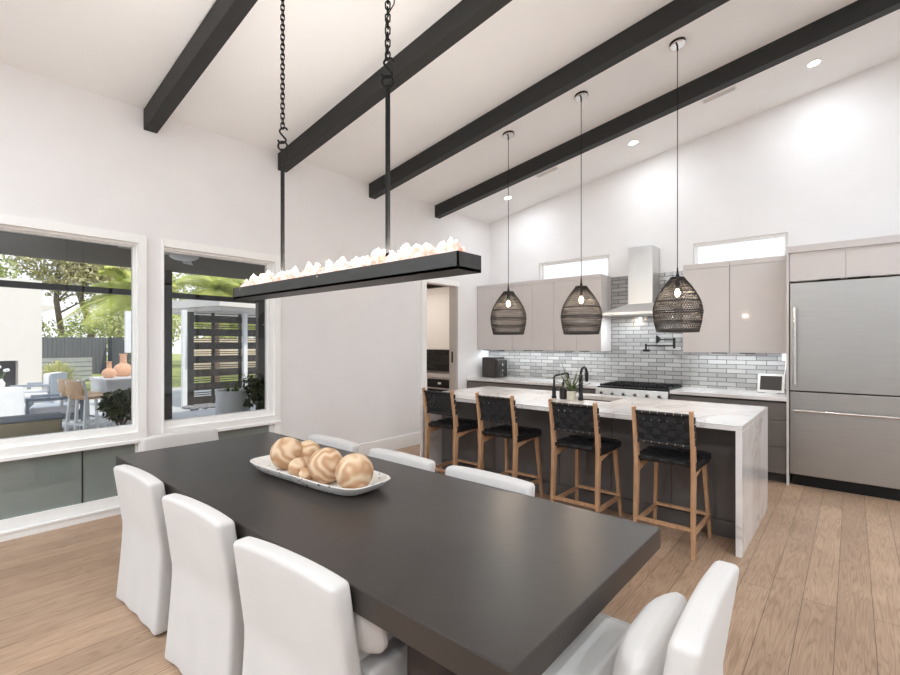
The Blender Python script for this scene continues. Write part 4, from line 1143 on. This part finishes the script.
# dark potted bush by the picture window
t = thing('potted_bush', 'dark leafy bush in a low planter at the corner of the picture window', 'potted plant', (-1.15, 1.50, GZ))
MB().lathe([(.17, 0), (.23, .06), (.25, .58), (.23, .60), (.22, .57)], n=32).build('pot', M['post'], t)
MB().lathe([(.22, .57), (.12, .63), (.0005, .65)], n=24, cap=False).build('soil', M['bark'], t)
b = MB(); leaf_cloud(b, (0, 0, .86), (.30, .30, .22), 900, .022, 41, 20); b.build('foliage', M['leaf_dark'], t, smooth=False)
b = MB()
for k in range(7): b.tube([(0, 0, .6), (.16*math.cos(k), .16*math.sin(k), .9)], [.008, .004], 5)
b.build('stem', M['bark'], t)
# tall planter and second bush in the narrower window
t = thing('cylinder_planter', 'tall white cylindrical planter beyond the narrower window', 'planter', (-2.62, 3.38, GZ))
MB().lathe([(.21, 0), (.255, .03), (.255, .80), (.235, .80), (.235, .74), (.0005, .74)], n=48, cap=False).build('pot', M['planter'], t)
b = MB(); q = random.Random(9)
for k in range(26):
    a = q.uniform(0, 6.28); e = q.uniform(.6, 1.5); l = q.uniform(.10, .26); c0 = Vector((q.uniform(-.1, .1), q.uniform(-.1, .1), .74))
    c1 = c0+Vector((math.cos(a)*math.cos(e)*l, math.sin(a)*math.cos(e)*l, math.sin(e)*l)); w = Vector((-math.sin(a), math.cos(a), 0))*.014
    b.quad(c0-w, c0+w, c1+w*.2, c1-w*.2)
b.build('agave_leaves', M['leaf'], t, smooth=False)
t = thing('potted_bush', 'dark leafy bush in a black pot to the right of the white planter', 'potted plant', (-2.08, 3.62, GZ))
MB().lathe([(.15, 0), (.19, .4), (.17, .4), (.16, .37), (.0005, .37)], n=32, cap=False).build('pot', M['post'], t)
b = MB(); leaf_cloud(b, (0, 0, .78), (.36, .36, .40), 1500, .022, 43, 22); b.build('foliage', M['leaf_dark'], t, smooth=False)
b = MB()
for k in range(6): b.tube([(0, 0, .36), (.12*math.cos(k), .12*math.sin(k), .85)], [.008, .004], 5)
b.build('stem', M['bark'], t)
# white pavilion with a slatted screen
t = thing('garden_pavilion', 'white flat-roofed pavilion beyond the narrower window', 'pavilion')
Rp = [(-9.3, 4.0), (-6.1, 4.63), (-6.9, 8.4), (-10.1, 7.8)]
MB().prism(Rp, 'Z', 2.36, 2.55).build('roof', M['stucco'], t, smooth=False)
MB().prism([(-9.1, 4.2), (-6.4, 4.78), (-7.1, 8.1), (-9.8, 7.6)], 'Z', 2.28, 2.36).build('soffit', M['slab'], t, smooth=False)
for x, y in ((-7.15, 5.72), (-7.35, 4.33), (-8.9, 4.4), (-7.5, 7.6)): MB().box(x-.05, x+.05, y-.05, y+.05, GZ, 2.30).build('post', M['planter'], t, smooth=False)
t = thing('slatted_screen', 'charcoal slatted privacy screen under the pavilion roof', 'screen')
for y in (4.42, 4.98, 5.66, 6.25): MB().box(-7.40, -7.32, y, y+(.12 if y < 4.5 else .05), GZ, 2.26).build('post', M['post'], t, smooth=False)
for k in range(7):
    z = .0+k*.335
    if z+.18 < 2.28: MB().box(-7.33, -7.29, 4.42, 6.3, z, z+.18).build('board', M['post'], t, smooth=False)
    for dz in (.215, .265): 
        if z+dz+.022 < 2.28: MB().box(-7.33, -7.30, 4.42, 6.3, z+dz, z+dz+.02).build('lath', M['post'], t, smooth=False)
b = MB(); q = random.Random(12)
for k in range(240):
    b.sphere((q.uniform(-7.2, -6.55), q.uniform(4.2, 6.4), GZ+.03), q.uniform(.03, .06), 1, (1, 1, .7))
tag(b.build('pebbles', M['pebble']), 'bed of grey and white pebbles at the foot of the slatted screen', 'pebbles', kind='stuff')
o = MB().box(-18.05, -17.9, 8.2, 18, GZ-.02, 1.7).build('garden_wall', mat('beige_wall', (216, 200, 184), .9, var=.05), smooth=False)
tag(o, 'pale beige garden wall glimpsed through the slatted screen', 'wall')

# ------------------------------------------------------------------ lights, world, camera
sun = bpy.data.lights.new('sun', 'SUN'); sun.energy = .82; sun.angle = R(1.5); sun.color = (1, .94, .82)
so = bpy.data.objects.new('sun', sun); C.objects.link(so)
so.rotation_euler = Vector((.62, .15, .77)).to_track_quat('Z', 'Y').to_euler()

def lamp(kind, loc, e, size=.1, col=(.84, .93, 1), rot=(0, 0, 0), name='downlight_or_fill_lamp', sy=None, spread=None):
    l = bpy.data.lights.new(name, kind); l.energy = e; l.color = col
    if kind == 'AREA':
        l.size = size
        if sy: l.shape = 'RECTANGLE'; l.size_y = sy
        else: l.shape = 'DISK'
        if spread: l.spread = spread
    o = bpy.data.objects.new(name, l); C.objects.link(o); o.location = loc; o.rotation_euler = rot
    return o
for x, y, lb in dl: lamp('AREA', (x, y, cz(x)-.01), 3.4, .09, rot=(0, -SL, 0))
for x, y, e in ((6.4, 4.1, 30), (8.2, 4.1, 30), (6.4, 1.9, 16), (8.4, 1.6, 20), (7.0, -.6, 16), (8.6, -.4, 22), (1.0, -1.6, 27), (2.8, -1.7, 25), (4.6, -2.0, 20), (6.4, -2.6, 24)):
    lamp('AREA', (x, y, cz(x)-.01), e, .09, rot=(0, -SL, 0))  # extra lamps added behind and beside the camera to brighten the room
# under-cabinet strips
for x0, x1 in ((.05, 2.15), (3.3, 4.3)): lamp('AREA', ((x0+x1)/2, 6.55, 1.383), 1.5*(x1-x0), x1-x0, sy=.03, name='undercabinet_strip')
for x in (2.5, 2.95): lamp('AREA', (x, 6.4, 1.87), 1.5, .06, name='hood_lamp')
lamp('AREA', ((TX0+TX1)/2, CY, TZ1+.06), 16, TX1-TX0-.1, sy=.1, rot=(PI, 0, 0), col=(1, .97, .93), name='crystal_glow')

wd = bpy.data.worlds.new('World'); bpy.context.scene.world = wd; wd.use_nodes = True
nt = wd.node_tree; L = nt.links; bg = nt.nodes['Background']
tc = nt.nodes.new('ShaderNodeTexCoord'); sx = nt.nodes.new('ShaderNodeSeparateXYZ'); L.new(tc.outputs['Generated'], sx.inputs[0])
r = nt.nodes.new('ShaderNodeValToRGB'); e = r.color_ramp.elements
e[0].position = 0.0; e[0].color = (.95, .97, 1, 1); e[1].position = .7; e[1].color = (.70, .80, .96, 1)
L.new(sx.outputs['Z'], r.inputs['Fac']); L.new(r.outputs['Color'], bg.inputs['Color']); bg.inputs['Strength'].default_value = .43

cam = bpy.data.cameras.new('camera'); co = bpy.data.objects.new('camera', cam); C.objects.link(co)
cam.sensor_width = 36; cam.lens = 466/900*36; cam.shift_y = 5.5/900
co.location = (4.87, 0, 1.5)
th = math.atan2(402, 466)
co.rotation_euler = (R(90), 0, th)
cam.clip_start = .05; cam.clip_end = 300
sc = bpy.context.scene; sc.camera = co
sc.view_settings.view_transform = 'Standard'; sc.view_settings.look = 'None'; sc.view_settings.gamma = 1; sc.view_settings.use_curve_mapping = False
sc.view_settings.exposure = 1.62
sc.cycles.max_bounces = 10; sc.cycles.diffuse_bounces = 6; sc.cycles.transparent_max_bounces = 16
sc.cycles.sample_clamp_indirect = 6
